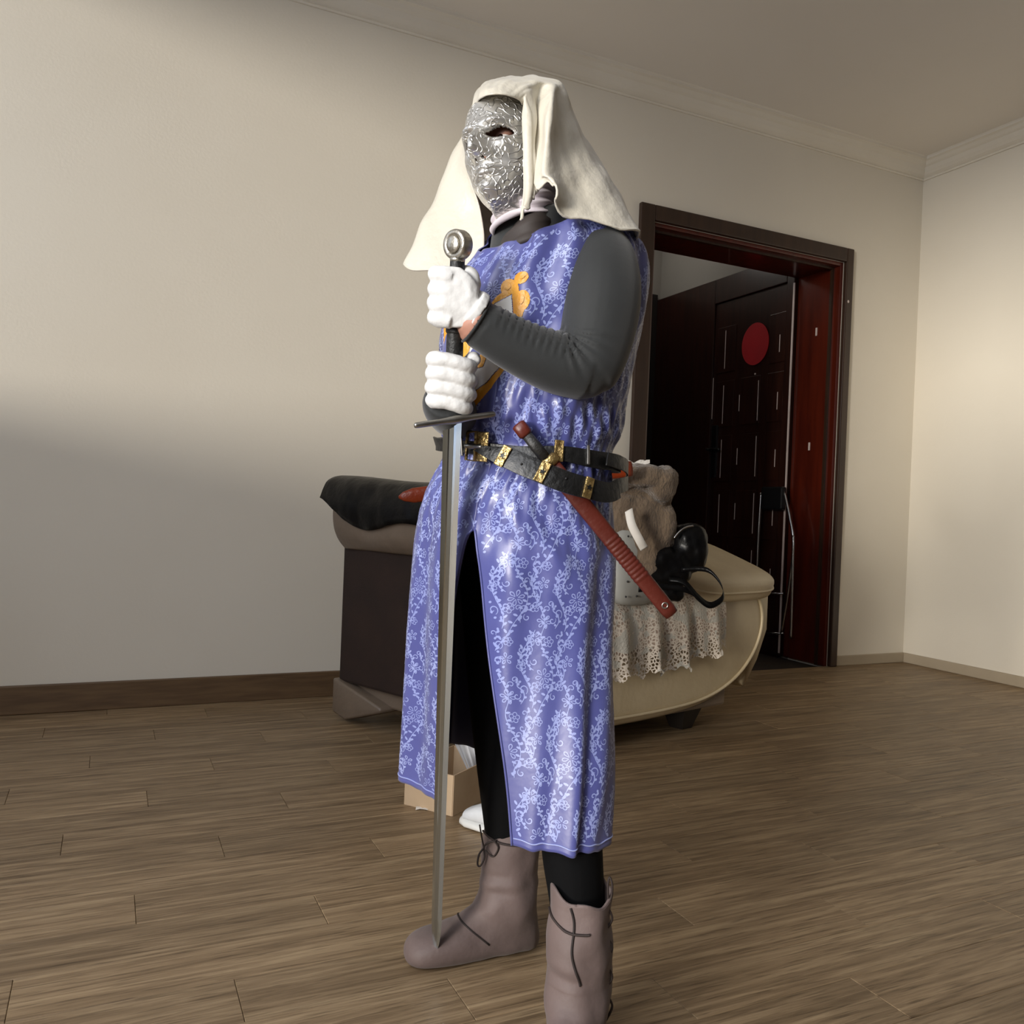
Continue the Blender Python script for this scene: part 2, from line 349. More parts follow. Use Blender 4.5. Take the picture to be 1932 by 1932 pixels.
# leather corner guards along the foot of the back
for v0, v1, sg in ((BWD-.14, BWD+.01, 1), (-.01, .14, -1)):
    vo = BWD+.01 if sg > 0 else -.01; vi = BWD-.30 if sg > 0 else .30
    V = [S(-.03, vo, .17), S(-.03, vo, .03), S(-.03, vo-sg*.09, .01), S(-.03, vi, .08), S(-.03, vi, .10)]
    V2 = [p + S(.1, 0, 0) - S(0, 0, 0) for p in V]
    n = 5
    mk('corner_foot', V+V2, [tuple(range(n)), tuple(range(2*n-1, n-1, -1))]+[(i, n+i, n+(i+1) % n, (i+1) % n) for i in range(n)], 'taupe_leather', sofa, True, bev=.012)
# rolled leather top of the back
rp = [(.0, .70), (-.03, .715), (-.062, .76), (-.075, .82), (-.075, .88), (-.062, .935), (-.03, .972), (.02, .985), (.07, .97), (.13, .93), (.16, .85), (.16, .74), (.10, .70)]
def rollring(v, k=1.0, grow=0.0, sag=0.0):
    P = spl(np.array(rp), 44, True); c = P.mean(0); Q = c + (P-c)*k
    dn = (P-c); dn /= np.linalg.norm(dn, axis=1)[:, None]; Q = Q + dn*grow
    out = []
    for a, b in Q:
        fold = .010*math.sin(9*v+3*b)*(1 if b < .9 else .4)
        out.append(S(a - abs(fold)*.8, v, b - sag*max(0, (b-.7)/.28)))
    return out
vv = np.linspace(-.02, BWD+.045, 40)
G = []
for v in vv:
    t = (v+.02)/(BWD+.065); e = min(t, 1-t); k = math.sqrt(min(1, .12+e*12)) if e < .08 else 1
    G.append(rollring(v, k, 0, .022*math.sin(math.pi*t)**2))
mk('back_roll', *loft(G), 'taupe_leather', sofa)
# arms
ap = [(.12, .10), (.4, .085), (.8, .085), (1.05, .11), (1.24, .18), (1.37, .29), (1.435, .42), (1.43, .54), (1.36, .61), (1.1, .60), (.8, .575), (.4, .56), (.2, .575), (.13, .55), (.11, .3)]
def armring(v, ins):
    P = spl(np.array(ap), 90, True); c = np.array([.7, .34]); h = np.array([.72, .27])
    k = (h-ins)/h; Q = c+(P-c)*k
    return [S(a, v, b) for a, b in Q]
def arm(name, v0, wd):
    sp = [(0, .075), (.006, .045), (.022, .02), (.05, .004), (.085, 0)]
    rings = [armring(v0+a, b) for a, b in sp] + [armring(v0+wd-a, b) for a, b in sp[::-1]]
    return mk(name, *loft(rings), 'cream_leather', sofa)
am = arm('arm', .0, .30); arm('arm', BWD-.31, .30)
pip = [S(a, -.0, b) for a, b in (spl(np.array(ap), 90, True)-[.7, .34])*[.925, .82]+[.7, .34]]
mk('piping', *tube(pip+[pip[0]], .007, 6), 'cream_leather', am)
mk('front_band', *loft([[S(1.30+(x), v, z) for x, z in [( .0,.16),(.09,.27),(.155,.40),(.155,.55),(.08,.63),(.03,.6),(.09,.52),(.09,.40),(.03,.30),(-.05,.2)]] for v in (.02, .04, .26, .28)]), 'cream_leather', am)
mk('seat_cushion', *slab(.2, 1.34, .30, BWD-.31, .2, .46), 'cream_leather', sofa, True, bev=.05)
mk('back_cushion', *slab(.08, .36, .28, BWD-.29, .44, .93), 'cream_leather', sofa, True, bev=.06)
def pillow(c, ax, ay, az, p=2.6, nu=40, nv=24):
    c, ax, ay, az = map(np.asarray, (c, ax, ay, az)); G = []
    f = lambda t: math.copysign(abs(t)**(2/p), t)
    for i in range(nv+1):
        ph = -math.pi/2+math.pi*i/nv; G.append([c+ax*f(math.cos(ph))*f(math.cos(t))+ay*f(math.cos(ph))*f(math.sin(t))+az*f(math.sin(ph)) for t in np.linspace(0, 2*np.pi, nu, endpoint=False)])
    return loft(G)
uu = S(1, 0, 0)-S(0, 0, 0); vvv = S(0, 1, 0)-S(0, 0, 0)
pd = mk('arm_pad', *pillow(S(1.16, .17, .665), uu*.30, vvv*.23+ZH*.085, ZH*.060-vvv*.02, 4.2), 'cream_leather', sofa)
edge = [S(1.16, .17, .665)+uu*.30*math.copysign(abs(math.cos(t))**(.48), math.cos(t))*1.0+(vvv*.23+ZH*.085)*math.copysign(abs(math.sin(t))**.48, math.sin(t)) for t in np.linspace(0, 2*np.pi, 60)]
mk('piping', *tube(edge, .006, 6), 'cream_leather', pd)
for u, v in ((1.02, .12), (1.02, .85)):
    mk('leg', *loft([[S(u+a*k, v+b*k, z) for a, b in ((.05,.05),(-.05,.05),(-.05,-.05),(.05,-.05))] for z, k in ((.1, 1.2), (.05, .9), (.0, .6))]), 'sofa_foot', sofa, False)
# ---------------------------------------------------------------- things on the sofa
# black leather jacket over the back roll
G = []
for v in np.linspace(.10, BWD+.055, 46):
    t = (v-.1)/(BWD-.045); R_ = np.array(rollring(min(max(v, 0), BWD+.0), 1.0, .010, .022*math.sin(math.pi*(v+.02)/(BWD+.065))**2))
    R_ = R_ + (S(0, v, 0)-S(0, min(max(v, 0), BWD), 0))
    zz = R_[:, 2]; i0 = int(np.argmax(zz))
    k = 44; seq = [(i0-14+int(round(q))) % k for q in np.linspace(0, 22, 23)]
    ln = 11+3.5*math.sin(3.1*t+.1)+1.4*math.sin(11*t)
    P = []
    lo = i0-ln*1.0; hi = i0+10
    for q in np.linspace(lo, hi, 24):
        a = int(math.floor(q)); fq = q-a; P.append(R_[a % k]*(1-fq)+R_[(a+1) % k]*fq)
    P = np.array(P); P += (vnoise(P, 26)*.006)[:, None]*np.array([-uu/np.linalg.norm(uu)])
    G.append(P)
tag(mk('leather_jacket', *grid(G), 'black_leather', None, True, solid=.008, soloff=1), 'black glossy leather jacket draped over the top of the sofa back', 'jacket')
# lace throw over the near arm
def lace_mat():
    m = bpy.data.materials.new('lace'); m.use_nodes = True; nt = m.node_tree; N = nt.nodes; L = nt.links; b = N['Principled BSDF']
    tc = N.new('ShaderNodeTexCoord'); 
    vo = N.new('ShaderNodeTexVoronoi'); vo.feature = 'DISTANCE_TO_EDGE'; vo.inputs['Scale'].default_value = 75
    nz = N.new('ShaderNodeTexNoise'); nz.inputs['Scale'].default_value = 22; nz.inputs['Detail'].default_value = 2
    L.new(tc.outputs['Object'], vo.inputs[0]); L.new(tc.outputs['Object'], nz.inputs[0])
    uv = N.new('ShaderNodeAttribute'); uv.attribute_name = 'hem'
    th1 = N.new('ShaderNodeMath'); th1.operation = 'GREATER_THAN'; th1.inputs[1].default_value = .17
    L.new(vo.outputs['Distance'], th1.inputs[0])
    th2 = N.new('ShaderNodeMath'); th2.operation = 'GREATER_THAN'; th2.inputs[1].default_value = .47; L.new(nz.outputs[0], th2.inputs[0])
    mu = N.new('ShaderNodeMath'); mu.operation = 'MULTIPLY'; L.new(th1.outputs[0], mu.inputs[0]); L.new(th2.outputs[0], mu.inputs[1])
    mu2 = N.new('ShaderNodeMath'); mu2.operation = 'MULTIPLY'; L.new(mu.outputs[0], mu2.inputs[0]); L.new(uv.outputs['Fac'], mu2.inputs[1])
    inv = N.new('ShaderNodeMath'); inv.operation = 'SUBTRACT'; inv.inputs[0].default_value = 1; L.new(mu2.outputs[0], inv.inputs[1])
    L.new(inv.outputs[0], b.inputs['Alpha'])
    rr = N.new('ShaderNodeValToRGB'); e = rr.color_ramp.elements; e[0].position = .03; e[0].color = srgb(206, 196, 182); e[1].position = .25; e[1].color = srgb(150, 132, 118)
    L.new(vo.outputs['Distance'], rr.inputs[0])
    mxx = N.new('ShaderNodeMix'); mxx.data_type = 'RGBA'; L.new(th2.outputs[0], mxx.inputs[0]); mxx.inputs[6].default_value = srgb(176, 172, 162); L.new(rr.outputs[0], mxx.inputs[7])
    L.new(mxx.outputs[2], b.inputs['Base Color']); b.inputs['Roughness'].default_value = .45
    bp = N.new('ShaderNodeBump'); bp.inputs['Strength'].default_value = .7; bp.inputs['Distance'].default_value = .004; bp.invert = True
    L.new(vo.outputs['Distance'], bp.inputs['Height']); L.new(bp.outputs[0], b.inputs['Normal'])
    MATS['lace'] = m
lace_mat()
G = []; hemv = []
for u in np.linspace(.08, 1.08, 150):
    ztop = np.interp(u, [0, .15, .4, .8, 1.1, 1.36], [.56, .58, .56, .575, .60, .61])+.010
    hem = .265 + .06*sstep(.75, 1.08, u) + .030*abs(math.sin(u*math.pi*7.2)) + .012*abs(math.sin(u*math.pi*23))
    path = [(.27, ztop+.004), (.15, ztop+.002), (.05, ztop+.002), (-.004, ztop-.025), (-.022, ztop-.08), (-.026, ztop-.17), (-.026, hem+.02), (-.028, hem)]
    P = spl(np.array(path), 60); row_ = []
    for k, (v, z) in enumerate(P):
        s = k/59; dr_ = max(0, s-.35)/.65
        fo = .022*dr_*(math.sin(u*33+.8*math.sin(u*9))+.4*math.sin(u*71))
        row_.append(S(u + .010*dr_*math.cos(u*33), v - .018*dr_ - fo - .002, z))
    G.append(row_); hemv.append([sstep(.70, .80, k/59) for k in range(60)])
lo = mk('lace_throw', *grid(G), 'lace', None, True)
a = lo.data.attributes.new('hem', 'FLOAT', 'POINT'); a.data.foreach_set('value', np.array(hemv, np.float32).ravel())
tag(lo, 'pale lace throw with scalloped edge hanging over the sofa arm', 'throw')
# grey dotted cushion
cc = S(.53, -.005, .70)
gc = root('satin_cushion', cc-ZH*.14, 'grey satin cushion with small black dots beside the lace throw', 'cushion')
mk('cover', *pillow(cc, uu*.13, vvv*.055, ZH*.15, 3.2), 'grey_satin', gc)
Vd = []
for i in range(5):
    for j in range(4):
        p = cc + uu*(-.09+.06*j+.008*random.uniform(-1, 1)) + ZH*(-.11+.055*i) - vvv*(.051)
        if not Vd: Vd.append(mk('dot', *ball(np.zeros(3), .004, .004, .004, 8, 6), 'dot_black', None)); o = Vd[0]
        else: o = copyobj(Vd[0])
        o.parent = gc; o.location = tuple(p-off(gc))
# furry coat heaped on the sofa
cf = S(.60, .16, .60)
def lump(px, py, d, rx, ry, rd):
    c = at(px, py, d); G = []
    return pillow(c, RH*rx*d/FPX, FH*rd, ZH*ry*d/FPX, 3.0)
def furfn(V, Nn): return V + Nn*(vnoise(V, 22)*.010 + vnoise(V, 60)*.004)[:, None]
coat = remesh('fur_coat', [lump(1192, 1012, 3.24, 72, 92, .13), lump(1238, 1000, 3.22, 34, 50, .10), lump(1208, 903, 3.22, 66, 22, .16), lump(1244, 922, 3.18, 27, 26, .10)], 'fur', None, .011, 3, furfn)
tag(coat, 'brown grey fur coat heaped on the sofa beside the dagger sheath', 'coat')
# paper and scrap on the coat
def ribbon(pts, wv, n=16, th=.002):
    P = spl(np.array(pts), n); wv = np.asarray(wv); return grid([P-wv, P, P+wv])
tag(mk('folded_paper', *ribbon([at(1186, 962, 3.02), at(1192, 990, 3.0), at(1206, 1018, 3.0), at(1216, 1036, 3.02)], RH*.013+ZH*.008), 'paper_white', None, True, solid=.003), 'narrow white folded paper lying on the fur coat', 'paper')
V = []; Fc = []
G = [[at(1178+6*i, 876-4*math.sin(i*.9+j)-5*(j % 2), 3.20+.02*j) for i in range(9)] for j in range(4)]
tag(mk('tissue_paper', *grid(G), 'paper_white', None, False, solid=.002), 'crumpled white tissue on top of the fur coat', 'paper')
# scabbard across the sofa, behind the person
P0, P1 = at(752, 938, 2.80), at(1192, 884, 2.98)
ax = (P1-P0); ln = np.linalg.norm(ax); ax /= ln; sd = np.cross(ax, ZH); sd /= np.linalg.norm(sd); up = np.cross(sd, ax)
G = []
for t, k in ((0, .15), (.02, .6), (.06, .95), (.3, 1), (.7, 1.05), (.97, 1.1), (1, 1.0)):
    c = P0+ax*ln*t; G.append([c+sd*.010*k*math.cos(a)+up*.026*k*math.sin(a) for a in np.linspace(0, 2*np.pi, 16, endpoint=False)])
tag(mk('sword_scabbard', *loft(G), 'orange_leather', None), 'orange brown leather scabbard lying level across the sofa behind the person', 'scabbard')
# black bag with strap
d0 = 3.20
bag = root('shoulder_bag', at(1290, 1105, d0), 'black leather shoulder bag with looped strap lying on the sofa arm', 'bag')
remesh('bag_body', [lump(1300, 1032, d0, 34, 46, .07), lump(1262, 1070, d0-.02, 42, 34, .06), lump(1238, 1052, d0-.04, 36, 24, .05), lump(1262, 1110, d0, 30, 24, .06)], 'black_leather', bag, .009, 3, lambda V, Nn: V+Nn*(vnoise(V, 40)*.004)[:, None])
def strap(pts, wd, th_, n=40):
    P = spl(np.array(pts), n); T, A, B = frames(P); G = []
    for p, a_, b_ in zip(P, A, B):
        b_ = ZH*.8+b_*.2; b_ = b_/np.linalg.norm(b_); a_ = a_
        G.append([p+a_*th_+b_*wd, p+a_*th_-b_*wd, p-a_*th_-b_*wd, p-a_*th_+b_*wd])
    return loft(G)
mk('strap', *strap([at(1285, 1075, 3.12), at(1330, 1074, 3.10), at(1352, 1090, 3.08), at(1364, 1112, 3.06), at(1362, 1130, 3.04), at(1340, 1142, 3.02), at(1318, 1128, 3.0), at(1290, 1098, 3.0), at(1262, 1092, 3.02)], .009, .003), 'black_leather', bag)
mk('strap', *strap([at(1205, 1112, 2.98), at(1250, 1108, 3.0), at(1290, 1112, 3.0), at(1315, 1124, 3.02)], .010, .003), 'black_leather', bag)
mk('zip', *tube([at(1272, 1015, 3.115), at(1282, 1003, 3.115), at(1294, 995, 3.115), at(1308, 992, 3.115)], .004, 6, 20), 'chrome', bag)
# cup and dark comb on the arm pad
cp = S(1.02, .36, .735)
tag(mk('white_cup', *loft([[cp+np.array([r*math.cos(t), r*math.sin(t), z]) for t in np.linspace(0, 2*np.pi, 20, endpoint=False)] for r, z in ((.022, 0), (.026, .01), (.028, .06), (.026, .062), (.023, .02))]), 'white_ceramic', None), 'small white cup on the arm pad behind the black bag', 'cup')
hb = root('hair_brush', S(1.12, .38, .80), 'dark brush with white tip lying behind the black bag', 'brush')
mk('handle', *tube([S(1.02, .40, .80), S(1.12, .40, .803), S(1.22, .40, .80)], [.010, .014, .012], 10, 14), 'black_plastic', hb)
mk('tip', *tube([S(1.21, .395, .80), S(1.24, .39, .80), S(1.27, .385, .798)], [.014, .018, .012], 10, 10), 'white_ceramic', hb)
# folded step stool by the entrance door
def onx(x, y, X):
    d = _F + _R*(x-966)/FPX - _U*(y-966)/FPX; return CAM + d*X/d[0]
st = root('step_stool', (3.88, 4.33, 0), 'folded chrome step stool leaning by the entrance door', 'stool')
for pts in ([(1436, 930), (1431, 1010), (1427, 1110), (1424, 1215)], [(1480, 928), (1490, 975), (1497, 1030), (1487, 1120), (1474, 1196)], [(1497, 1010), (1495, 1100), (1492, 1205)]):
    P = [onx(a, b, 3.90) for a, b in pts]; P[-1][2] = max(P[-1][2], .012)
    mk('leg', *tube(P, .009, 8, 24), 'chrome', st)
mk('seat', *join((obox(onx(1459, 940, 3.90), (.02, 0, 0), (0, .10, 0), (0, 0, .075)), BF)), 'black_plastic', st, False, bev=.012)
for yy in (1120, 1195): mk('rung', *tube([onx(1427, yy, 3.90), onx(1478, yy, 3.90)], .007, 8), 'chrome', st)
# ---------------------------------------------------------------- floor things
bc = onfloor(853, 1540)
e1 = onfloor(905, 1512)-bc; e1 = e1/np.linalg.norm(e1); e2 = np.cross(ZH, e1)
cb = root('cardboard_box', bc+e1*.14+e2*.12, 'small open cardboard box on the floor behind the sword', 'box')
L1, L2, Hh, tk = .26, .17, .118, .004
def wall_(a, b, t_):
    return obox((a+b)/2+ZH*Hh/2, (b-a)/2, t_*tk/2, ZH*Hh/2), BF
for a, b, t_ in ((bc, bc+e1*L1, e2), (bc, bc+e2*L2, e1), (bc+e1*L1, bc+e1*L1+e2*L2, e1), (bc+e2*L2, bc+e2*L2+e1*L1, e2)):
    mk('side', *wall_(a, b, t_), 'card', cb, False)
mk('bottom', obox(bc+e1*L1/2+e2*L2/2+ZH*.003, e1*L1/2, e2*L2/2, ZH*.003), BF, 'card_inside', cb, False)
hp = bc+e2*.045+ZH*.045-e1*.0025
mk('hand_hole', *ball(hp, .009, .009, .009, 12, 8), 'dot_black', cb)
# sneaker
sh0 = onfloor(873, 1552); shd = (onfloor(985, 1582)-sh0); shd /= np.linalg.norm(shd); shs = np.cross(ZH, shd)
sn = root('sneaker', sh0+shd*.13, 'white canvas sneaker on the floor behind the brown boots', 'shoe')
def shoe_rings(lst, m_, name):
    G = []
    for x, hw, z0, z1 in lst: G.append([sh0+shd*x+shs*hw*math.copysign(abs(math.cos(t))**.7, math.cos(t))+ZH*((z0+z1)/2+(z1-z0)/2*math.copysign(abs(math.sin(t))**.8, math.sin(t))) for t in np.linspace(0, 2*np.pi, 24, endpoint=False)])
    return mk(name, *loft(G), m_, sn)
shoe_rings([(.0, .012, .004, .02), (.006, .028, .002, .026), (.03, .042, 0, .027), (.09, .048, 0, .026), (.17, .038, 0, .027), (.24, .037, 0, .03), (.265, .022, .002, .03)], 'white_rubber', 'sole')
shoe_rings([(.006, .014, .02, .03), (.02, .034, .02, .048), (.06, .043, .02, .066), (.11, .042, .02, .078), (.16, .037, .02, .092), (.22, .035, .02, .098), (.262, .02, .02, .09)], 'white_canvas', 'upper')
# plastic bag hanging at the sofa corner
G = []
for i in range(26):
    s = i/25; row_ = []
    for j in range(22):
        t = j/21; xl = 838+(906-838)*t**.8; xr = 995-(995-930)*t; y_ = 1372+(1510-1372)*t
        x_ = xl+(xr-xl)*s; row_.append(at(x_, y_, 2.70+.03*math.sin(s*14+3*t)+.02*math.sin(s*31)))
    G.append(row_)
tag(mk('plastic_bag', *grid(G), 'plastic_film', None, True, solid=.0015), 'crumpled white plastic bag hanging at the sofa corner behind the black leg', 'bag')
sp = onfloor(784, 1529)
G = [[sp+RH*.012*i+FH*.009*j+ZH*(.002+.004*abs(math.sin(i*2+j))) for i in range(4)] for j in range(3)]
tag(mk('paper_scrap', *grid(G), 'paper_white', None, False, solid=.0008), 'tiny scrap of white paper on the floor left of the cardboard box', 'scrap')
# ---------------------------------------------------------------- person
mat('black_jersey', (30, 32, 32), .75, var=(25, 27, 27), scale=30, sheen=.25, bump=.04, bscale=300)
mat('black_leggings', (5, 5, 6), .85, var=(4, 4, 5), scale=30, spec=.15, bump=.04, bscale=300)
mat('skin', (176, 128, 108), .55, var=(164, 116, 98), scale=12)
mat('blue_satin', (80, 85, 146), .37, var=(70, 74, 134), scale=5, sheen=.2, spec=.65, bump=.10, bscale=26)
mat('blue_lining', (24, 28, 74), .5, var=(20, 24, 62), scale=5)
mat('brocade_thread', (146, 156, 206), .36, var=(130, 140, 196), scale=9, spec=.7, sheen=.3)
mat('gold_cloth', (232, 172, 50), .42, var=(206, 136, 26), scale=14, spec=.6, bump=.2, bscale=120)
mat('white_cloth', (228, 226, 220), .7, var=(218, 216, 210), scale=10)
mat('veil_satin', (212, 206, 190), .42, var=(198, 191, 174), scale=7, sheen=.3, bump=.2, bscale=70)
mat('neck_cotton', (222, 212, 216), .75, var=(206, 196, 202), scale=9)
mat('collar_cloth', (58, 50, 46), .7, var=(46, 40, 37), scale=9)
mat('glove_cotton', (216, 215, 212), .8, var=(206, 205, 202), scale=30, bump=.08, bscale=220)
mat('belt_leather', (19, 19, 19), .42, var=(13, 13, 13), scale=14, bump=.2, bscale=90)
mat('brass', (198, 172, 116), .34, .85, var=(140, 114, 70), scale=60, bump=.5, bscale=90)
mat('boot_leather', (106, 90, 86), .66, var=(88, 74, 70), scale=9, bump=.12, bscale=60, sheen=.1)
mat('boot_seam', (30, 22, 20), .7, var=(38, 28, 25), scale=9)
mat('lace_cord', (44, 32, 28), .7, var=(36, 26, 22), scale=9)
mat('steel_blade', (224, 230, 232), .19, 1.0, var=(176, 186, 190), scale=3, stretch=(1, 1, .1))
mat('steel_dark', (190, 188, 182), .36, 1.0, var=(150, 148, 142), scale=30)
mat('pommel_steel', (196, 190, 176), .34, .9, var=(160, 154, 142), scale=50, bump=.15, bscale=150)
mat('grip_leather', (24, 24, 23), .5, var=(36, 35, 33), scale=40, bump=.2, bscale=160)
mat('sheath_leather', (88, 34, 24), .4, var=(70, 25, 17), scale=9, bump=.15, bscale=60)
mat('eye_white', (220, 214, 208), .2, var=(210, 204, 198), scale=9)
mat('eye_dark', (26, 16, 12), .15, var=(20, 12, 10), scale=9)
def silver():
    m = bpy.data.materials.new('embossed_silver'); m.use_nodes = True; nt = m.node_tree; N = nt.nodes; L = nt.links; b = N['Principled BSDF']
    tc = N.new('ShaderNodeTexCoord')
    n0 = N.new('ShaderNodeTexNoise'); n0.inputs['Scale'].default_value = 24; n0.inputs['Detail'].default_value = 1; L.new(tc.outputs['Object'], n0.inputs[0])
    mxv = N.new('ShaderNodeMix'); mxv.data_type = 'RGBA'; mxv.inputs[0].default_value = .022; L.new(tc.outputs['Object'], mxv.inputs[6]); L.new(n0.outputs['Color'], mxv.inputs[7])
    w1 = N.new('ShaderNodeTexNoise'); w1.inputs['Scale'].default_value = 94; w1.inputs['Detail'].default_value = .0; L.new(mxv.outputs[2], w1.inputs[0])
    ab = N.new('ShaderNodeMath'); ab.operation = 'SUBTRACT'; ab.inputs[1].default_value = .5; L.new(w1.outputs[0], ab.inputs[0])
    a2 = N.new('ShaderNodeMath'); a2.operation = 'ABSOLUTE'; L.new(ab.outputs[0], a2.inputs[0])
    mr = N.new('ShaderNodeMapRange'); mr.inputs[1].default_value = 0.0; mr.inputs[2].default_value = .07; mr.inputs[3].default_value = 1; mr.inputs[4].default_value = 0; mr.interpolation_type = 'SMOOTHSTEP'; L.new(a2.outputs[0], mr.inputs[0])
    bp = N.new('ShaderNodeBump'); bp.inputs['Strength'].default_value = .8; bp.inputs['Distance'].default_value = .0021; L.new(mr.outputs[0], bp.inputs['Height']); L.new(bp.outputs[0], b.inputs['Normal'])
    b.inputs['Base Color'].default_value = srgb(216, 214, 209); b.inputs['Metallic'].default_value = .82; b.inputs['Roughness'].default_value = .37
    MATS['embossed_silver'] = m
silver()

person = root('person', at(1010, 1700, 1.6)*[1, 1, 0], 'person in silver mask, white veil and blue brocade tunic, gripping a long sword', 'person')
def ring(xl, xr, y, d, b, n=40, p=2.0):
    L_ = at(xl, y, d); R2 = at(xr, y, d); c = (L_+R2)/2; a = (R2-L_)/2; a = a*[1, 1, 0]
    th = np.linspace(0, 2*np.pi, n, endpoint=False); f = lambda t: np.sign(t)*np.abs(t)**(2/p)
    return c + a*f(np.cos(th))[:, None] + FH*b*f(np.sin(th))[:, None]
def ptube(pts, n=30, seg=20):   # (px, py, depth, radius px)
    P = np.array([at(x, y, d) for x, y, d, r in pts]); r = np.array([r*d/FPX for x, y, d, r in pts])
    return tube(P, r, seg, n)
# ---- body
torso = loft([ring(*q) for q in [(990, 1035, 372, 1.56, .045), (955, 1060, 398, 1.56, .06), (945, 1120, 418, 1.565, .085), (928, 1175, 445, 1.57, .10), (920, 1195, 500, 1.57, .115), (880, 1195, 570, 1.57, .12), (858, 1180, 650, 1.575, .125), (856, 1155, 740, 1.58, .12), (864, 1130, 840, 1.585, .115), (850, 1130, 920, 1.59, .12), (845, 1132, 1000, 1.595, .125), (870, 1120, 1060, 1.6, .11)]])
neck = ptube([(1000, 395, 1.56, 58), (985, 350, 1.55, 54), (975, 315, 1.545, 60)], 14)
HC0 = at(976, 272, 1.565)
fw = (-FH*math.cos(math.radians(50)) - RH*math.sin(math.radians(50))); lt = np.cross(ZH, fw)   # face forward, person's left
head = ball(HC0, .066, .080, .100, 28, 18, np.array([lt, fw, ZH]))
legR = ptube([(945, 985, 1.66, 72), (935, 1080, 1.68, 68), (935, 1200, 1.70, 60), (938, 1330, 1.715, 52), (945, 1420, 1.72, 49), (955, 1500, 1.725, 49), (962, 1580, 1.73, 46), (966, 1680, 1.735, 38), (968, 1760, 1.74, 33)], 40)
legL = ptube([(1045, 1000, 1.575, 78), (1052, 1120, 1.555, 72), (1062, 1260, 1.53, 64), (1070, 1400, 1.505, 55), (1074, 1500, 1.485, 55), (1079, 1600, 1.455, 58), (1088, 1700, 1.43, 52), (1096, 1850, 1.41, 42), (1100, 1960, 1.40, 38)], 40)
UA = [(1118, 440, 1.53, 40), (1136, 490, 1.475, 62), (1136, 550, 1.45, 74), (1128, 620, 1.435, 72), (1113, 680, 1.42, 66), (1102, 698, 1.415, 60)]
FA = [(1104, 696, 1.415, 60), (1048, 684, 1.405, 58), (985, 658, 1.39, 52), (925, 624, 1.375, 47), (893, 602, 1.365, 44), (876, 592, 1.358, 34)]
elb = ball(at(1102, 692, 1.418), 60*1.418/FPX, None, None, 24, 16); armL = ptube(UA, 30, 26); farmL = ptube(FA, 30, 26)
UAR = [(960, 470, 1.70, 50), (925, 600, 1.70, 52), (898, 720, 1.66, 48), (880, 785, 1.62, 45)]
FAR = [(880, 785, 1.62, 45), (868, 786, 1.55, 46), (852, 776, 1.46, 47), (842, 762, 1.41, 46), (840, 752, 1.385, 38)]
armR = ptube(UAR, 24); farmR = ptube(FAR, 24)
fa = spl(np.array([at(x, y, d) for x, y, d, r in FA]), 60); far_ = spl(np.array([[r*d/FPX] for x, y, d, r in FA]), 60)[:, 0]
def bodyfn(V, Nn):
    # sleeve wrinkles on the near forearm, gathered towards the crook of the elbow
    D2 = ((V[:, None, :]-fa[None, ::3, :])**2).sum(2); i = D2.argmin(1)*3; dist = np.sqrt(D2.min(1)); on = (dist < far_[i]*1.25)
    P = pj(V); t = i/59.0
    side = Nn[:, 2]*.9 - (Nn@FH)*.75
    topw = sstep(-.05, .75, side)
    s = (P[:, 0]-1058)*.94 + (P[:, 1]-640)*.25
    wr = (np.abs(np.sin(s/4.6))**.6-.6)*.0052*sstep(.10, .2, t)*(1-sstep(.62, .7, t))*sstep(0, .6, Nn[:, 2]+.15)
    band = -.0060*np.exp(-((t-.735)/.020)**2)
    cuff = vnoise(V, 60)*.0022*sstep(.74, .82, t)
    V2 = V + Nn*((wr+band+cuff)*on)[:, None]
    # radiating creases in the crook of the elbow
    q = P-np.array([1060, 622]); ang = np.arctan2(q[:, 1], q[:, 0]); rr = np.hypot(q[:, 0], q[:, 1])
    cam_ = (Nn@FH < 0) & (rr < 130)
    cr = np.sin(ang*21)*.0034*np.exp(-((rr-45)/38)**2)*sstep(-.15, .25, ang)*(1-sstep(1.15, 1.5, ang))
    V2 = V2 + Nn*(cr*cam_)[:, None]
    return V2
body = remesh('body', [torso, neck, head, legR, legL, elb, armL, farmL, armR, farmR], ['black_jersey', 'skin', 'black_leggings'], person, .0042, 5, bodyfn)
Vb = np.zeros(len(body.data.vertices)*3); body.data.vertices.foreach_get('co', Vb); Vb = Vb.reshape(-1, 3)+off(person)
mi = []
Pb = pj(Vb); _wa = at(925, 624, 1.375)-at(893, 602, 1.365); nearw = (np.linalg.norm(Vb-at(884, 596, 1.36), axis=1) < .050) & (((Vb-at(896, 604, 1.366))@_wa) < 0)
skinv = (np.linalg.norm((Vb-HC0)/[.1, .1, .12], axis=1) < 1.05) | nearw
for p in body.data.polygons: mi.append(1 if skinv[p.vertices[0]] else (2 if Vb[p.vertices[0], 2] < .86 else 0))
body.data.polygons.foreach_set('material_index', mi)
# ---- tunic surface
TR = np.array([  # y, xl, xr, depth, half depth
    (388, 975, 1070, 1.56, .075), (402, 945, 1120, 1.562, .098), (424, 932, 1168, 1.565, .118), (450, 918, 1196, 1.57, .130), (490, 902, 1220, 1.57, .144), (560, 850, 1218, 1.57, .150),
    (640, 833, 1204, 1.575, .155), (720, 832, 1182, 1.58, .155), (775, 832, 1166, 1.583, .156), (820, 833, 1162, 1.586, .152), (850, 840, 1150, 1.588, .140), (885, 828, 1146, 1.59, .146),
    (940, 800, 1145, 1.595, .160), (1000, 784, 1146, 1.60, .165), (1060, 775, 1146, 1.60, .165), (1200, 763, 1135, 1.61, .160), (1400, 756, 1128, 1.612, .154), (1518, 751, 1116, 1.615, .152)], float)
TK = np.interp(TR[:, 0], [700, 850, 1000, 1200, 1505], [0, .03, .06, .10, .17])
_tz = []; _tc = []; _ta = []
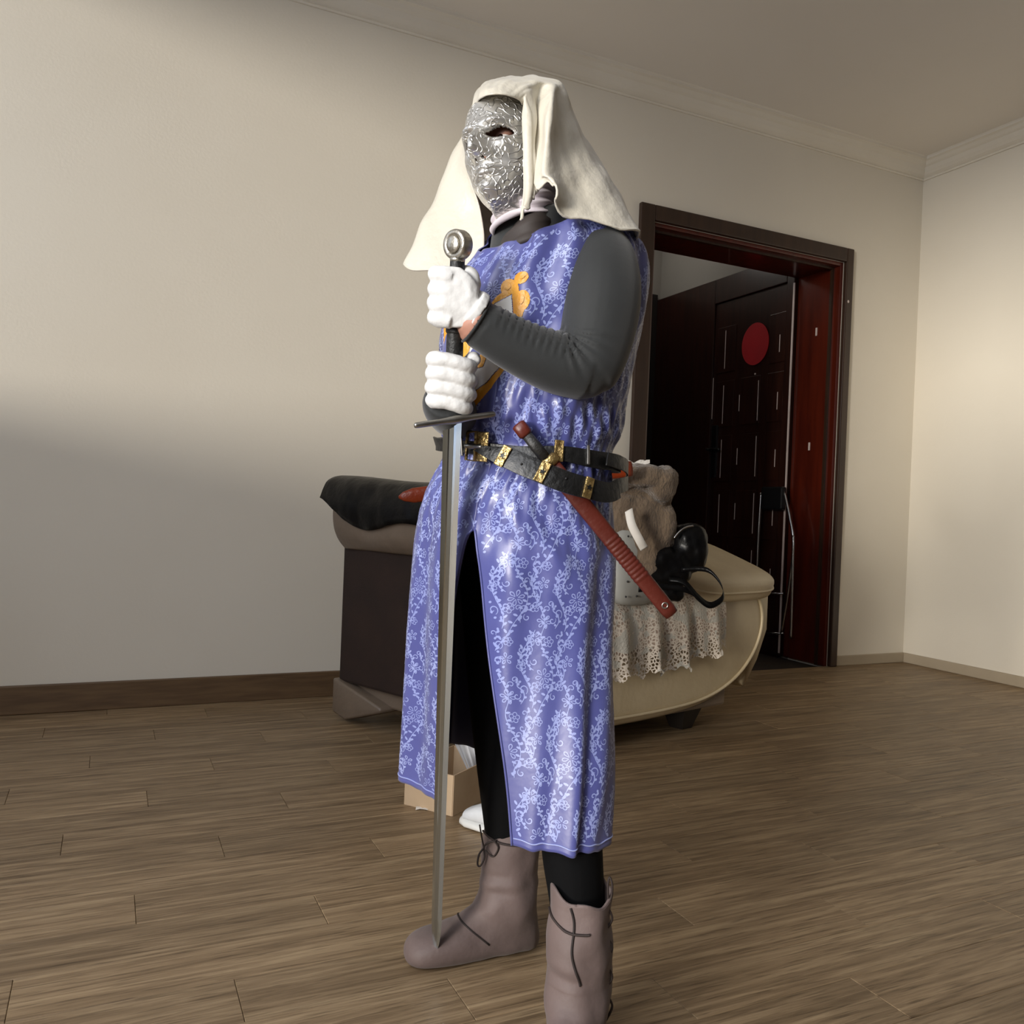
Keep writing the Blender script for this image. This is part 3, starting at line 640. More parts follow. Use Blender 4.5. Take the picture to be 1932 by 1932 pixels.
for y_, xl, xr, d_, b_ in TR:
    l_, r_ = at(xl, y_, d_), at(xr, y_, d_); c_ = (l_+r_)/2; _tz.append(c_[2]); _tc.append(c_); _ta.append(np.linalg.norm((r_-l_)[:2])/2)
_q = np.linspace(0, len(TR)-1, 400)
_dense = spl(np.column_stack([_tz, np.array(_tc)[:, 0], np.array(_tc)[:, 1], _ta, TR[:, 4], TK]), 400)
_o = np.argsort(_dense[:, 0]); _dense = _dense[_o]
ZB = np.interp(850, TR[:, 0], _tz); ZHEM = _tz[-1]; ZAP = np.interp(1000, TR[:, 0], _tz)
def T(th, z, fk=1.0):
    th = np.asarray(th, float); z = np.asarray(z, float)
    cx, cy, a, b, kk = (np.interp(z, _dense[:, 0], _dense[:, k]) for k in (1, 2, 3, 4, 5))
    s, c = np.sin(th), np.cos(th)
    dn = np.clip((ZB-z)/(ZB-ZHEM), 0, 1); up = np.clip((z-ZB)/.5, 0, 1)
    fold = .011*dn**.8*(np.sin(4*th+1.1+.8*np.sin(3*dn+.5)) + .7*np.sin(9*th+2.0-1.4*dn) + .45*np.sin(15*th+.5+2*dn))
    g = np.exp(-np.abs(z-ZB)/.075)*(1-.85*np.exp(-((z-ZB)/.025)**2)); fold = fold + .0042*g*np.sin(30*th+9*(z-ZB)/.1*np.sign(np.sin(3*th))) + .003*g*np.sin(47*th+1)
    bl = np.exp(-((z-ZB-.085)/.05)**2); fold = fold + .010*bl*(.6+.4*np.sin(5*th+.4))
    # diagonal drag folds on the hip and the chest
    fold = fold + .0055*np.sin(58*(z+.16*th)+.5)*np.exp(-((z-ZB+.17)/.09)**2)*np.exp(-((th-.35)/.55)**2)
    fold = fold + .0060*np.sin(46*(z-.22*th))*np.exp(-((z-ZB-.16)/.11)**2)*(.4+.6*np.exp(-((th-.4)/.5)**2))
    fold = fold + .0045*np.sin(17*th+14*z)*sstep(.12, .3, z-ZB)*(1-sstep(.42, .5, z-ZB))
    fold = fold*fk; dd = (b+fold)*c + kk*s
    x = cx + RH[0]*(a+fold)*s - FH[0]*dd; y = cy + RH[1]*(a+fold)*s - FH[1]*dd
    return np.stack([x, y, z + .05*sstep(-.1, .7, -c)*dn + 0*x], -1)
def TN(th, z, e=.004, fk=1.0):
    du = T(th+e, z, fk)-T(th-e, z, fk); dv = T(th, z+e, fk)-T(th, z-e, fk); n = np.cross(du, dv); return n/(np.linalg.norm(n, axis=-1)[..., None]+1e-12)
rad = math.radians
def slit(z):
    t = np.clip((ZAP-z)/(ZAP-ZHEM), 0, 1)
    thL = rad(-21)-rad(15)*t**.4; thR = rad(-21)+rad(30)*(t**.85); return thL, thR
def ztop(th):
    # neckline: low on the front left, high over the shoulders
    d = np.degrees((th+np.pi) % (2*np.pi)-np.pi)
    zt = np.interp(d, [-180, -130, -100, -80, -66, -33, -7, 10, 25, 45, 70, 100, 140, 180], [386, 404, 452, 478, 484, 464, 426, 410, 402, 398, 402, 402, 392, 386])
    return CH+(958-zt)*(1.565-.115*np.cos(th))/FPX
NR, NC = 230, 300
zr = np.linspace(_tz[0], ZHEM, NR)
G = np.zeros((NR, NC, 3))
for i, z in enumerate(zr):
    l, r = slit(z); th = np.linspace(r, l+2*np.pi, NC); zz = np.minimum(z, ztop(th))
    hw = .0012*np.sin(13*th)+.001*np.sin(31*th)
    zz = zz + (hw*sstep(NR-40, NR-1, i) if i > NR-40 else 0)
    G[i] = T(th, zz)
tun = mk('tunic', *grid(G), ['blue_lining', 'blue_satin'], person, True, weld=True)
sm = tun.modifiers.new('solid', 'SOLIDIFY'); sm.thickness = .003; sm.offset = 1.0; sm.use_flip_normals = False; sm.material_offset = 1; sm.material_offset_rim = 1
TOUT = 1 if (np.sum(TN(np.array([0.]), np.array([1.0]))*(-FH)) > 0) else -1
def thfront(th, z, o_): return T(th, z) + TN(th, z)*TOUT*o_
# hems: rolled edge along slit and bottom
hp_ = []
for z in np.linspace(ZAP+.002, ZHEM, 60): hp_.append(thfront(slit(z)[0]-.012, z, .0006))
hq = [thfront(slit(z)[1]+.012, z, .0006) for z in np.linspace(ZAP+.002, ZHEM, 60)]
thb = np.linspace(slit(ZHEM)[1]+.02, slit(ZHEM)[0]+2*np.pi-.02, 260)
hb_ = thfront(thb, ZHEM+.0012*np.sin(13*thb)+.001*np.sin(31*thb)+.012, .0004)
mk('hem_edge', *join(tube(hp_, .0022, 6), tube(hq, .0022, 6)), 'blue_satin', tun)
mk('hem_stitching', *tube(hb_, .0013, 5), 'brocade_thread', tun)
# ---- brocade motif drawn as raised threads on the tunic
def arc(cx, cy, r, a0, a1, n=12): t = np.radians(np.linspace(a0, a1, n)); return np.column_stack([cx+r*np.cos(t), cy+r*np.sin(t)])
def spiral(cx, cy, r0, r1, a0, a1, n=26): t = np.radians(np.linspace(a0, a1, n)); r = np.linspace(r0, r1, n); return np.column_stack([cx+r*np.cos(t), cy+r*np.sin(t)])
strokes = []
def st_(P, w0=.10): strokes.append((np.asarray(P, float), w0))
def flower(x, y, r, k=5, rot=0.0):
    for i in range(k):
        a = rot+2*np.pi*i/k; st_(arc(x+r*math.cos(a), y+r*math.sin(a), r*.62, math.degrees(a)-180, math.degrees(a)+180, 12), .07)
    st_(arc(x, y, r*.4, 0, 360, 8), .07)
def bloom(x, y, r, k=6, rot=0.0):
    for i in range(k):
        a = rot+2*np.pi*i/k; b1, b2 = a-.26, a+.26
        st_(spl(np.array([(x+.2*r*math.cos(a), y+.2*r*math.sin(a)), (x+.75*r*math.cos(b1), y+.75*r*math.sin(b1)), (x+r*math.cos(a), y+r*math.sin(a)), (x+.75*r*math.cos(b2), y+.75*r*math.sin(b2)), (x+.2*r*math.cos(a), y+.2*r*math.sin(a))]), 16), .085)
def leaf_(x, y, a, l):
    c, s = math.cos(a), math.sin(a); st_([(x, y), (x+l*.5*c, y+l*.5*s), (x+l*c, y+l*s)], .22)
def scroll(x, y, sc_, rot, fl=1):
    def tr(P):
        P = np.array(P, float)*sc_; P[:, 0] *= fl; c, s = math.cos(rot), math.sin(rot); return np.column_stack([x+P[:, 0]*c-P[:, 1]*s, y+P[:, 0]*s+P[:, 1]*c])
    st_(tr(spl(np.array([(0, 0), (.6, .9), (.5, 1.9), (-.3, 2.6), (-.2, 3.4)]), 22)), .11)
    st_(tr(spiral(.55, 2.1, .75, .12, -60, 330)), .10)
    st_(tr(spiral(-.45, 1.2, .6, .10, 30, -330)), .10)
    st_(tr(spiral(-.65, 3.6, .5, .10, -20, 330)), .09)
    for a_, b_, c_ in ((.62, .9, .3), (.45, 1.6, 2.4), (-.2, 2.7, 1.2), (.2, .4, 2.7), (-.1, 3.2, .2)):
        q = tr([(a_, b_)])[0]; leaf_(q[0], q[1], c_*fl+rot, .42*sc_)
TW, TH_ = 11.0, 13.0
for x0_, f_ in ((2.4, 1), (5.9, -1), (9.2, 1)):
    
    for k_ in range(10):
        y_ = np.linspace(1.3*k_, 1.3*k_+1.4, 8); st_(np.column_stack([x0_+1.3*np.sin(2*np.pi*y_/13+f_), y_]), .085)
    for q_ in np.arange(.6, 13, 1.25):
        xx = x0_+1.3*math.sin(2*math.pi*q_/13+f_); leaf_(xx, q_, .5+f_*.3, .75); leaf_(xx, q_+.5, 2.5-f_*.3, .75)
        if int(q_*4) % 3 == 0: st_(spiral(xx+f_*.8, q_+.6, .62, .1, 200 if f_ > 0 else -20, -160 if f_ > 0 else 340), .08)
scroll(1.5, 0.5, 1.15, .1); scroll(6.3, 1.2, 1.1, -.5, -1); scroll(9.3, 5.2, 1.1, .5); scroll(3.6, 6.3, 1.15, .35, -1); scroll(7.6, 8.2, 1.05, -.2); scroll(1.0, 8.4, 1.0, -.6)
flower(4.2, 3.6, .55); flower(8.6, 3.9, .5, 5, .4); flower(1.4, 6.9, .5, 5, .9); flower(6.0, 11.2, .55, 5, .2); flower(10.1, 10.9, .45)
bloom(5.3, 5.4, 1.35, 6, .3); bloom(10.4, 1.6, 1.2, 6, .9); bloom(3.6, 11.6, 1.3, 6, .1); bloom(9.9, 8.0, 1.0, 5, .5)
for x_, y_, a_ in ((3.0, 1.2, .4), (2.7, 4.4, 1.9), (7.2, 6.8, 2.6), (8.2, 12.2, .7), (.6, 4.0, 1.1), (4.9, 8.9, .2), (6.9, 3.3, 1.2), (10.5, 12.4, 2.2)): leaf_(x_, y_, a_, .6); leaf_(x_+.3, y_+.4, a_+1.3, .5)
PV = []; PF = []
RE = .178
def ribbon_uv(P, w0):
    P = np.asarray(P); d = np.gradient(P, axis=0); d /= np.linalg.norm(d, axis=1)[:, None]+1e-9; n = np.column_stack([-d[:, 1], d[:, 0]])
    wv = w0*np.sin(np.linspace(.18*np.pi, .82*np.pi, len(P)))[:, None]; return P-n*wv, P+n*wv
base_rib = [ribbon_uv(P, w0*.98) for P, w0 in strokes]
sall, zall = [], []
ZT0 = _tz[1]
for iu in range(-7, 8):
    for iv in range(-1, 11):
        for A_, B_ in base_rib:
            k = len(A_)
            if k < 2: continue
            ou = iu*TW+(iv % 2)*TW/2; ov = iv*TH_
            uA = (A_[:, 0]+ou)/100; uB = (B_[:, 0]+ou)/100; zA = ZHEM-.03+(A_[:, 1]+ov)/100; zB = ZHEM-.03+(B_[:, 1]+ov)/100
            tA = uA/RE+.1; tB = uB/RE+.1; z_ = .5*(zA.mean()+zB.mean()); t_ = .5*(tA.mean()+tB.mean())
            if min(zA.min(), zB.min()) < ZHEM+.016 or max(zA.max(), zB.max()) > ztop(np.array([t_]))[0]-.006 or abs(t_) > np.pi: continue
            l, r = slit(min(zA.min(), zB.min()))
            if z_ < ZAP+.01 and not (max(tA.max(), tB.max()) < l-.05 or min(tA.min(), tB.min()) > r+.05): continue
            sall.append((np.concatenate([tA, tB]), np.concatenate([zA, zB]), k))
tt = np.concatenate([s[0] for s in sall]); zz = np.concatenate([s[1] for s in sall])
PP = T(tt, zz) + TN(tt, zz)*TOUT*.00035
o_ = 0
for a_, b_, k in sall:
    for i in range(k-1): PF.append((o_+i, o_+i+1, o_+k+i+1, o_+k+i))
    o_ += 2*k
tag(mk('brocade_scrolls', PP, PF, 'brocade_thread', tun, True), kind='stuff')
# ---- emblem
nz_, nt_ = 330, 330
zE = np.linspace(np.interp(800, TR[:, 0], _tz), np.interp(480, TR[:, 0], _tz), nz_); tE = np.linspace(rad(-88), rad(25), nt_)
TT, ZZ = np.meshgrid(tE, zE); PE = T(TT, ZZ); PXE = pj(PE); NE = TN(TT, ZZ)*TOUT
def emb(name, mask, o2, m_):
    G_ = PE + NE*o2; idx = -np.ones((nz_, nt_), int); V_ = []; F_ = []
    cm = mask[:-1, :-1] & mask[1:, :-1] & mask[:-1, 1:] & mask[1:, 1:]
    for i, j in zip(*np.nonzero(cm)):
        q = []
        for a_, b_ in ((i, j), (i, j+1), (i+1, j+1), (i+1, j)):
            if idx[a_, b_] < 0: idx[a_, b_] = len(V_); V_.append(G_[a_, b_])
            q.append(idx[a_, b_])
        F_.append(q)
    return mk(name, V_, F_, m_, em if name != 'emblem' else tun, True)
def circ(x, y, r): return np.hypot(PXE[..., 0]-x, PXE[..., 1]-y) < r
def ell(x, y, rx, ry, a):
    q0 = PXE[..., 0]-x; q1 = PXE[..., 1]-y; c, s = math.cos(a), math.sin(a); return ((q0*c+q1*s)/rx)**2+((-q0*s+q1*c)/ry)**2 < 1
gold = circ(962, 544, 18) | ell(984, 524, 15, 11, -.6) | ell(985, 567, 15, 21, .25) | inpoly(PXE, [(935, 560), (955, 545), (998, 560), (985, 600), (975, 660), (958, 690), (925, 735), (900, 765), (893, 782), (880, 784), (878, 640), (905, 600)]) | ell(908, 740, 16, 9, -1.0) | ell(921, 728, 12, 8, -.8) | ell(893, 757, 15, 10, -1.2) | inpoly(PXE, [(838, 600), (900, 590), (900, 700), (838, 690)])
white = inpoly(PXE, [(935, 572), (966, 556), (968, 585), (972, 660), (945, 690), (918, 722), (896, 738), (886, 728), (884, 700), (880, 690), (900, 600)]) & ~inpoly(PXE, [(905, 650), (925, 655), (912, 692), (898, 696), (900, 668)])
hil = circ(957, 540, 8) | ell(986, 522, 7, 4, -.6) | ell(984, 565, 6, 10, .2)
em = emb('emblem', gold & ~white, .0009, 'gold_cloth'); em['label'] = 'gold and white heraldic emblem'
emb('emblem_field', white, .0013, 'white_cloth'); emb('emblem_highlight', hil, .0022, 'gold_cloth')
# ---- collar and neck wrap
G = []
for k in np.linspace(0, 1, 8):
    th = np.linspace(0, 2*np.pi, 60, endpoint=False); y_ = 492-56*k
    P = ring(940+22*k-8*math.sin(k*3.1), 1066-20*k, y_-8, 1.535, .096-.02*k, 60)
    # tilt so the front left hangs lower
    q = (P-P.mean(0)); s = (q@RH)/.07; P = P + ZH*(.022*np.clip(s, -1.3, .9))[:, None]
    P = P + (q/np.linalg.norm(q, axis=1)[:, None])*(.004*math.sin(k*12))
    G.append(P)
mk('collar', *loft(G, False, False), 'collar_cloth', person, True, solid=.004)
G = []
for k in np.linspace(0, 1, 22):
    P = ring(928+8*k, 1048-4*k, 428-75*k, 1.53, .070, 60); q = P-P.mean(0); s = (q@RH)/.06
    P = P + ZH*(.016*s)[:, None] + (q/np.linalg.norm(q, axis=1)[:, None])*(.0045*np.sin(k*26+s*2.0+.8*np.sin(s*5)))[:, None]
    G.append(P)
mk('neck_wrap', *loft(G, False, False), 'neck_cotton', person, True, solid=.003)
# ---- mask
MC = at(934, 287, 1.466)
fy = rad(33); fwd = -FH*math.cos(fy) - RH*math.sin(fy); fwd = fwd*math.cos(rad(4))+ZH*math.sin(rad(4)); lat = np.cross(ZH, fwd); lat /= np.linalg.norm(lat); upm = np.cross(fwd, lat)
_r = rad(9); lat, upm = lat*math.cos(_r)+upm*math.sin(_r), upm*math.cos(_r)-lat*math.sin(_r)
# lat: + = person's left (towards the camera side)
NA, NB = 150, 190
A_, B0_ = np.meshgrid(np.linspace(-1, 1, NA), np.linspace(-1.3, 1, NB)); B_ = np.maximum(B0_, -1.0); KU = np.clip((-1.0-B0_)/.3, 0, 1)
def gz(x, y, cx, cy, sx, sy): return np.exp(-((x-cx)/sx)**2-((y-cy)/sy)**2)
hw = np.interp(B_, [-1, -.9, -.75, -.5, -.2, .1, .4, .7, .9, 1], [.024, .034, .047, .062, .070, .0735, .074, .071, .062, .050])
phi = A_*rad(84)
dep = np.interp(B_, [-1, -.8, -.5, 0, .4, .8, 1], [.060, .074, .082, .086, .088, .080, .066])
hw = hw*.93; X = hw*np.sin(phi); Y = dep*np.cos(phi)**.85 if False else dep*np.cos(phi); Z = B_*.094
bz = B_
ax_ = np.abs(X)
Y = Y + .030*np.exp(-(X/.0115)**2)*sstep(.30, -.22, bz)*sstep(-.40, -.27, bz) + .007*np.exp(-(X/.020)**2)*sstep(.32, .05, bz)*sstep(-.42, -.27, bz)      # nose
Y = Y + .006*(gz(ax_, bz, .013, -.27, .008, .06)) + .004*gz(X, bz, 0, .12, .010, .2)
Y = Y + .013*gz(ax_, bz, .028, .30, .024, .06) - .017*gz(ax_, bz, .030, .10, .019, .085)      # brow, sockets
Y = Y + .006*gz(ax_, bz, .040, -.12, .020, .13) - .004*gz(ax_, bz, .030, -.42, .016, .14)      # cheeks
Y = Y + .009*gz(X, bz, 0, -.505, .021, .034) + .010*gz(X, bz, 0, -.595, .017, .036) - .009*gz(X, bz, 0, -.548, .023, .014) - .004*gz(X, bz, 0, -.66, .02, .03)
Y = Y + .010*gz(X, bz, 0, -.84, .020, .10) - .004*gz(ax_, bz, .016, -.335, .006, .02)
eyeA = ((ax_-.0295)/.0195)**2+((bz-.095-.025*(ax_-.03)/.018)/(.125))**2
Y = Y + .0035*np.exp(-((eyeA-1.35)/.35)**2)
Y = Y*(1-.55*KU)-.010*KU; X = X*(1+.35*KU); Z = Z-.006*np.sin(KU*np.pi*.5)
PM = MC + (lat*X[..., None]) + fwd*(Y[..., None]-.045) + upm*Z[..., None]
hole = (eyeA < 1) | (((ax_-.0075)/.0040)**2+((bz+.345)/.020)**2 < 1)
V_, F_ = grid(PM); hf = hole.ravel(); F2 = [f for f in F_ if not all(hf[i] for i in f)]
mask = mk('mask', V_, F2, 'embossed_silver', person, True, solid=.0025, soloff=1.0); mask['label'] = 'embossed silver face mask'
# real eyes and lids behind the holes
for sx in (1, -1):
    e0 = MC + lat*(sx*.029-.006) + fwd*.004 + upm*.012
    eye = mk('eye', *ball(e0, .0125, .0125, .0125, 20, 14), 'eye_white', mask)
    mk('iris', *ball(e0+fwd*.0095-RH*.001, .0056, .0056, .0056, 14, 10), 'eye_dark', eye)
    mk('eyelid', *ball(e0+upm*.0075-fwd*.001, .0165, .0145, .0080, 20, 12, np.array([lat, fwd, upm])), 'skin', mask)
    mk('socket', *ball(e0-fwd*.016, .026, .010, .020, 20, 12, np.array([lat, fwd, upm])), 'skin', mask)
# ---- veil
rows = [
 [(985, 198, 1.432), (981, 191, 1.424), (975, 187, 1.416), (968, 183, 1.408), (958, 180, 1.403), (948, 178, 1.40), (940, 177, 1.40), (928, 177, 1.40), (917, 179, 1.408), (908, 183, 1.422), (900, 190, 1.445), (892, 202, 1.47)],
 [(988, 194, 1.428), (990, 184, 1.421), (993, 174, 1.423), (994, 164, 1.428), (988, 157, 1.433), (972, 153, 1.438), (955, 153, 1.443), (940, 156, 1.448), (924, 159, 1.452), (910, 167, 1.462), (898, 180, 1.478), (890, 202, 1.50)],
 [(987, 205, 1.426), (994, 192, 1.42), (1003, 178, 1.432), (1014, 168, 1.455), (1036, 158, 1.455), (1046, 157, 1.485), (1032, 149, 1.56), (1000, 147, 1.60), (970, 148, 1.60), (931, 155, 1.58), (904, 171, 1.56), (889, 202, 1.52)],
 [(986, 220, 1.424), (1002, 212, 1.418), (1010, 208, 1.438), (1016, 200, 1.452), (1040, 185, 1.42), (1056, 180, 1.47), (1070, 186, 1.55), (1040, 195, 1.68), (980, 195, 1.71), (930, 195, 1.70), (900, 192, 1.63), (894, 210, 1.54)],
 [(987, 250, 1.420), (1004, 245, 1.413), (1011, 245, 1.432), (1016, 240, 1.442), (1036, 226, 1.398), (1058, 226, 1.445), (1092, 236, 1.54), (1060, 245, 1.70), (990, 250, 1.76), (925, 250, 1.74), (880, 246, 1.66), (882, 252, 1.57)],
 [(987, 295, 1.412), (1004, 296, 1.406), (1010, 296, 1.42), (1014, 292, 1.425), (1030, 284, 1.386), (1066, 285, 1.43), (1126, 290, 1.535), (1085, 300, 1.73), (990, 310, 1.79), (915, 310, 1.78), (852, 304, 1.67), (878, 308, 1.58)],
 [(987, 345, 1.404), (1005, 346, 1.398), (1010, 346, 1.41), (1013, 340, 1.408), (1028, 326, 1.376), (1080, 340, 1.415), (1164, 355, 1.515), (1105, 365, 1.74), (990, 375, 1.81), (900, 375, 1.80), (822, 378, 1.665), (898, 378, 1.585)],
 [(984, 386, 1.398), (1002, 370, 1.393), (1009, 362, 1.402), (1014, 350, 1.402), (1036, 336, 1.372), (1078, 375, 1.398), (1188, 400, 1.495), (1115, 408, 1.75), (990, 420, 1.82), (888, 430, 1.80), (794, 440, 1.65), (912, 444, 1.57)],
 [(983, 417, 1.394), (996, 394, 1.39), (1006, 374, 1.398), (1014, 356, 1.402), (1044, 348, 1.37), (1066, 398, 1.385), (1208, 444, 1.48), (1120, 450, 1.76), (990, 470, 1.82), (878, 490, 1.79), (766, 504, 1.635), (902, 526, 1.535)]]
ctl = np.array([[at(*p) for p in r] for r in rows])
NRW, NCW = 120, 220
G1 = np.array([spl(r, NCW) for r in ctl]); G2 = np.array([spl(G1[:, j], NRW) for j in range(NCW)]).transpose(1, 0, 2)
nn = np.cross(np.gradient(G2, axis=1), np.gradient(G2, axis=0)); nn /= np.linalg.norm(nn, axis=2)[..., None]+1e-9
s_ = np.linspace(0, 1, NRW)[:, None]; u_ = np.linspace(0, 1, NCW)[None, :]
wv_ = .0045*s_*np.sin(u_*58+2*np.sin(s_*3)) + .003*s_*np.sin(u_*23-3*s_) + .0035*vnoise(G2, 28)
wv_ = wv_ + .010*np.exp(-((u_-.90+.10*(s_-.8))/.016)**2)*sstep(.5, .8, s_) - .008*np.exp(-((u_-.95+.06*s_)/.02)**2)*sstep(.4, .7, s_)
hem_w = .004*np.sin(u_*120)*sstep(.93, 1, s_)
G2 = G2 + nn*wv_[..., None] + ZH*hem_w[..., None]
veil = mk('veil', *grid(G2), 'veil_satin', person, True, solid=.0025, soloff=0)
mk('veil_hem', *tube(G2[-2, ::2], .0022, 6), 'veil_satin', veil)
mk('veil_hem', *tube(G2[::2, 0], .0012, 6), 'veil_satin', veil)
# ---- sword
S0 = at(864, 462, 1.345); S1 = at(822, 1794, 1.64)
gx = (S1-S0); SL = np.linalg.norm(gx); gx /= SL
sx_ = RH - gx*(RH@gx); sx_ = sx_*math.cos(rad(30)) + np.cross(gx, sx_)*math.sin(rad(30)); sx_ /= np.linalg.norm(sx_); sf = np.cross(gx, sx_)   # blade width axis, flat normal
if sf@FH > 0: sf = -sf
def sp_(y):  # point on the sword at picture height y
    lo, hi = 0., 1.
    for _ in range(30):
        m_ = (lo+hi)/2
        if pj(S0+gx*SL*m_)[1] < y: lo = m_
        else: hi = m_
    return S0+gx*SL*lo
sword = root('long_sword', S1, 'long steel sword with disc pommel held upright, point resting on the boot', 'sword')
pz = []
for yy, rr_ in ((-.012, .0), ): pass
def disc(c, nrm, prof_, seg=40):
    a_ = np.cross(nrm, gx); a_ /= np.linalg.norm(a_); b_ = np.cross(nrm, a_)
    G = [[c+nrm*h_+(a_*math.cos(t)+b_*math.sin(t))*r_ for t in np.linspace(0, 2*np.pi, seg, endpoint=False)] for r_, h_ in prof_]
    return loft(G)
pn = -FH*math.cos(rad(38)) - RH*math.sin(rad(38))
pn = pn - gx*(pn@gx); pn /= np.linalg.norm(pn)
pc = S0
pom = mk('pommel', *disc(pc, pn, [(.001, -.0135), (.015, -.0135), (.0155, -.0115), (.0222, -.0105), (.0235, -.007), (.0235, .007), (.0222, .0105), (.0155, .0115), (.0150, .0105), (.001, .0105)]), 'pommel_steel', sword)
mk('pommel_boss', *disc(pc, pn, [(.001, .010), (.0128, .010), (.0134, .0125), (.012, .0140), (.001, .0145)]), 'pommel_steel', pom)
mk('pommel_neck', *tube([sp_(484), sp_(488), sp_(494)], [.010, .0125, .0118], 20), 'pommel_steel', pom)
gp = [sp_(y_) for y_ in (492, 520, 560, 615, 640, 690, 740, 784)]
grip = mk('grip', *tube(gp, [.0118, .0122, .0125, .0130, .0138, .0140, .0136, .0132], 24, 50), 'grip_leather', sword)
mk('grip_ring', *tube([sp_(618), sp_(621), sp_(626), sp_(629)], [.0140, .0155, .0155, .0142], 24), 'grip_leather', grip)
g0 = sp_(791)
gl, gr = at(782, 803, 1.345), at(934, 781, 1.40)
ga = (gr-gl); 
P_ = [gl, gl+ga*.05, gl+ga*.3, gl+ga*.47+gx*0, gl+ga*.53, gl+ga*.7, gl+ga*.95, gr]
mk('crossguard', *tube(P_, [.0035, .0048, .0050, .0068, .0068, .0050, .0048, .0035], 12, 40), 'steel_dark', sword)
tb = sp_(796)
bl = np.linalg.norm(S1-tb); G = []
for t in np.concatenate([np.linspace(0, .93, 30), np.linspace(.94, 1, 12)]):
    wd = (.0185*(1-t)+.0112*t)*(1 if t < .93 else math.sqrt(max(0, 1-((t-.93)/.07)**1.7))+.01); th_ = .0032*(1-.35*t)*(1 if t < .93 else max(.25, 1-(t-.93)/.08))
    fl = .0016*max(0, 1-t/.72)**.3 if t < .72 else 0
    c = tb+gx*bl*t
    prof2 = [(-1, 0), (-.55, .75), (-.32, 1.0), (-.22, 1.0-fl/.0032), (.22, 1.0-fl/.0032), (.32, 1.0), (.55, .75), (1, 0), (.55, -.75), (.32, -1.0), (.22, -1.0+fl/.0032), (-.22, -1.0+fl/.0032), (-.32, -1.0), (-.55, -.75)]
    G.append([c+sx_*wd*a_+sf*th_*b_ for a_, b_ in prof2])
mk('blade', *loft(G), 'steel_blade', sword, False)
# ---- gloved hands
def hand(name, c, paths, palm, thumb, wrist):
    e1_ = RH - gx*(RH@gx); e1_ /= np.linalg.norm(e1_); e2_ = np.cross(gx, e1_); 
    if e2_@FH > 0: e2_ = -e2_
    w_ = lambda a, r, t: c+gx*a+e1_*r+e2_*t
    parts = []
    for pts, rr_ in paths: parts.append(tube([w_(*q) for q in pts], rr_, 12, 22))
    for pts, rr_ in thumb: parts.append(tube([w_(*q) for q in pts], rr_, 12, 18))
    parts.append(palm(w_)); parts.append(wrist(w_))
    return remesh(name, parts, 'glove_cotton', person, .0021, 8, lambda V, Nn: V+Nn*(vnoise(V, 95)*.0007+.0004)[:, None])
cR = sp_(718)
fR = []
for i, (ln_, rr_) in enumerate(((1.0, .0124), (1.06, .0127), (1.02, .0125), (.88, .0118))):
    a0 = -.0335+.0222*i; dr_ = -.010 if i in (0, 3) else 0; tl_ = .004
    fR.append(([(a0+.004, -.034-dr_*.5, -.020), (a0+.001, -.0335, .004), (a0-.001, -.026, .0245), (a0, -.006, .0285), (a0+.005, .014*ln_, .0275), (a0+.009, .0265*ln_, .0185), (a0+.010, .0275*ln_, .006)], [.0118, rr_*1.05, rr_*1.08, rr_, rr_*1.02, rr_*.98, rr_*.8]))
def palmR(w_): return loft([[w_(a, r, t) for a, r, t in zip(A0, R0, T0)] for A0, R0, T0 in [
    ([-.043, -.02, .012, .042, .042, .012, -.02, -.043], [-.042, -.045, -.045, -.040, -.018, -.016, -.016, -.020], [-.012]*8),
    ([-.040, -.02, .016, .044, .044, .016, -.02, -.040], [-.040, -.044, -.044, -.036, -.010, -.008, -.008, -.014], [-.030]*8),
    ([-.018, -.004, .026, .046, .046, .026, -.004, -.018], [-.030, -.036, -.036, -.028, .006, .012, .010, .0], [-.052]*8)]])
def wristR(w_): return tube([w_(.022, -.012, -.045), w_(.034, -.006, -.062), w_(.042, -.002, -.078)], [.030, .030, .031], 16, 12)
gR = hand('glove', cR, fR, palmR, [([(-.006, -.004, -.036), (-.022, .018, -.028), (-.036, .030, -.012), (-.034, .033, .008)], [.014, .0135, .012, .0095])], wristR)
gR['label'] = 'white cotton glove closed around the lower grip'
cL = sp_(562)
fL = []
for i, (ln_, rr_) in enumerate(((1.0, .0125), (1.04, .0128), (1.0, .0126), (.9, .0120))):
    a0 = -.0335+.0225*i
    fL.append(([(a0+.003, -.004, .0255), (a0, -.0245, .0215), (a0-.002, -.0330, .004), (a0-.002, -.0270, -.0185), (a0, -.006, -.0265), (a0+.002, .012*ln_, -.0245)], [.0125, rr_*1.10, rr_*1.05, rr_, rr_, rr_*.85]))
def palmL(w_): return loft([[w_(a, r, t) for a, r, t in zip(A0, [R0]*8, T0)] for R0, A0, T0 in [
    (-.030, [-.046, -.02, .015, .045, .045, .015, -.02, -.046], [.022, .029, .029, .022, .008, .008, .008, .008]),
    (-.018, [-.047, -.02, .016, .046, .046, .016, -.02, -.047], [.030, .036, .036, .030, .014, .014, .014, .014]),
    (.006, [-.046, -.02, .018, .046, .046, .018, -.02, -.046], [.030, .037, .037, .031, .015, .015, .015, .015]),
    (.024, [-.034, -.012, .022, .044, .044, .022, -.012, -.034], [.030, .038, .038, .032, .006, .004, .004, .008]),
    (.036, [-.018, .0, .03, .044, .044, .03, .0, -.018], [.026, .034, .034, .028, -.008, -.012, -.012, -.006])]])
def wristL(w_): return tube([w_(.012, .024, .014), w_(.020, .034, .010)], [.031, .0335], 16, 8)
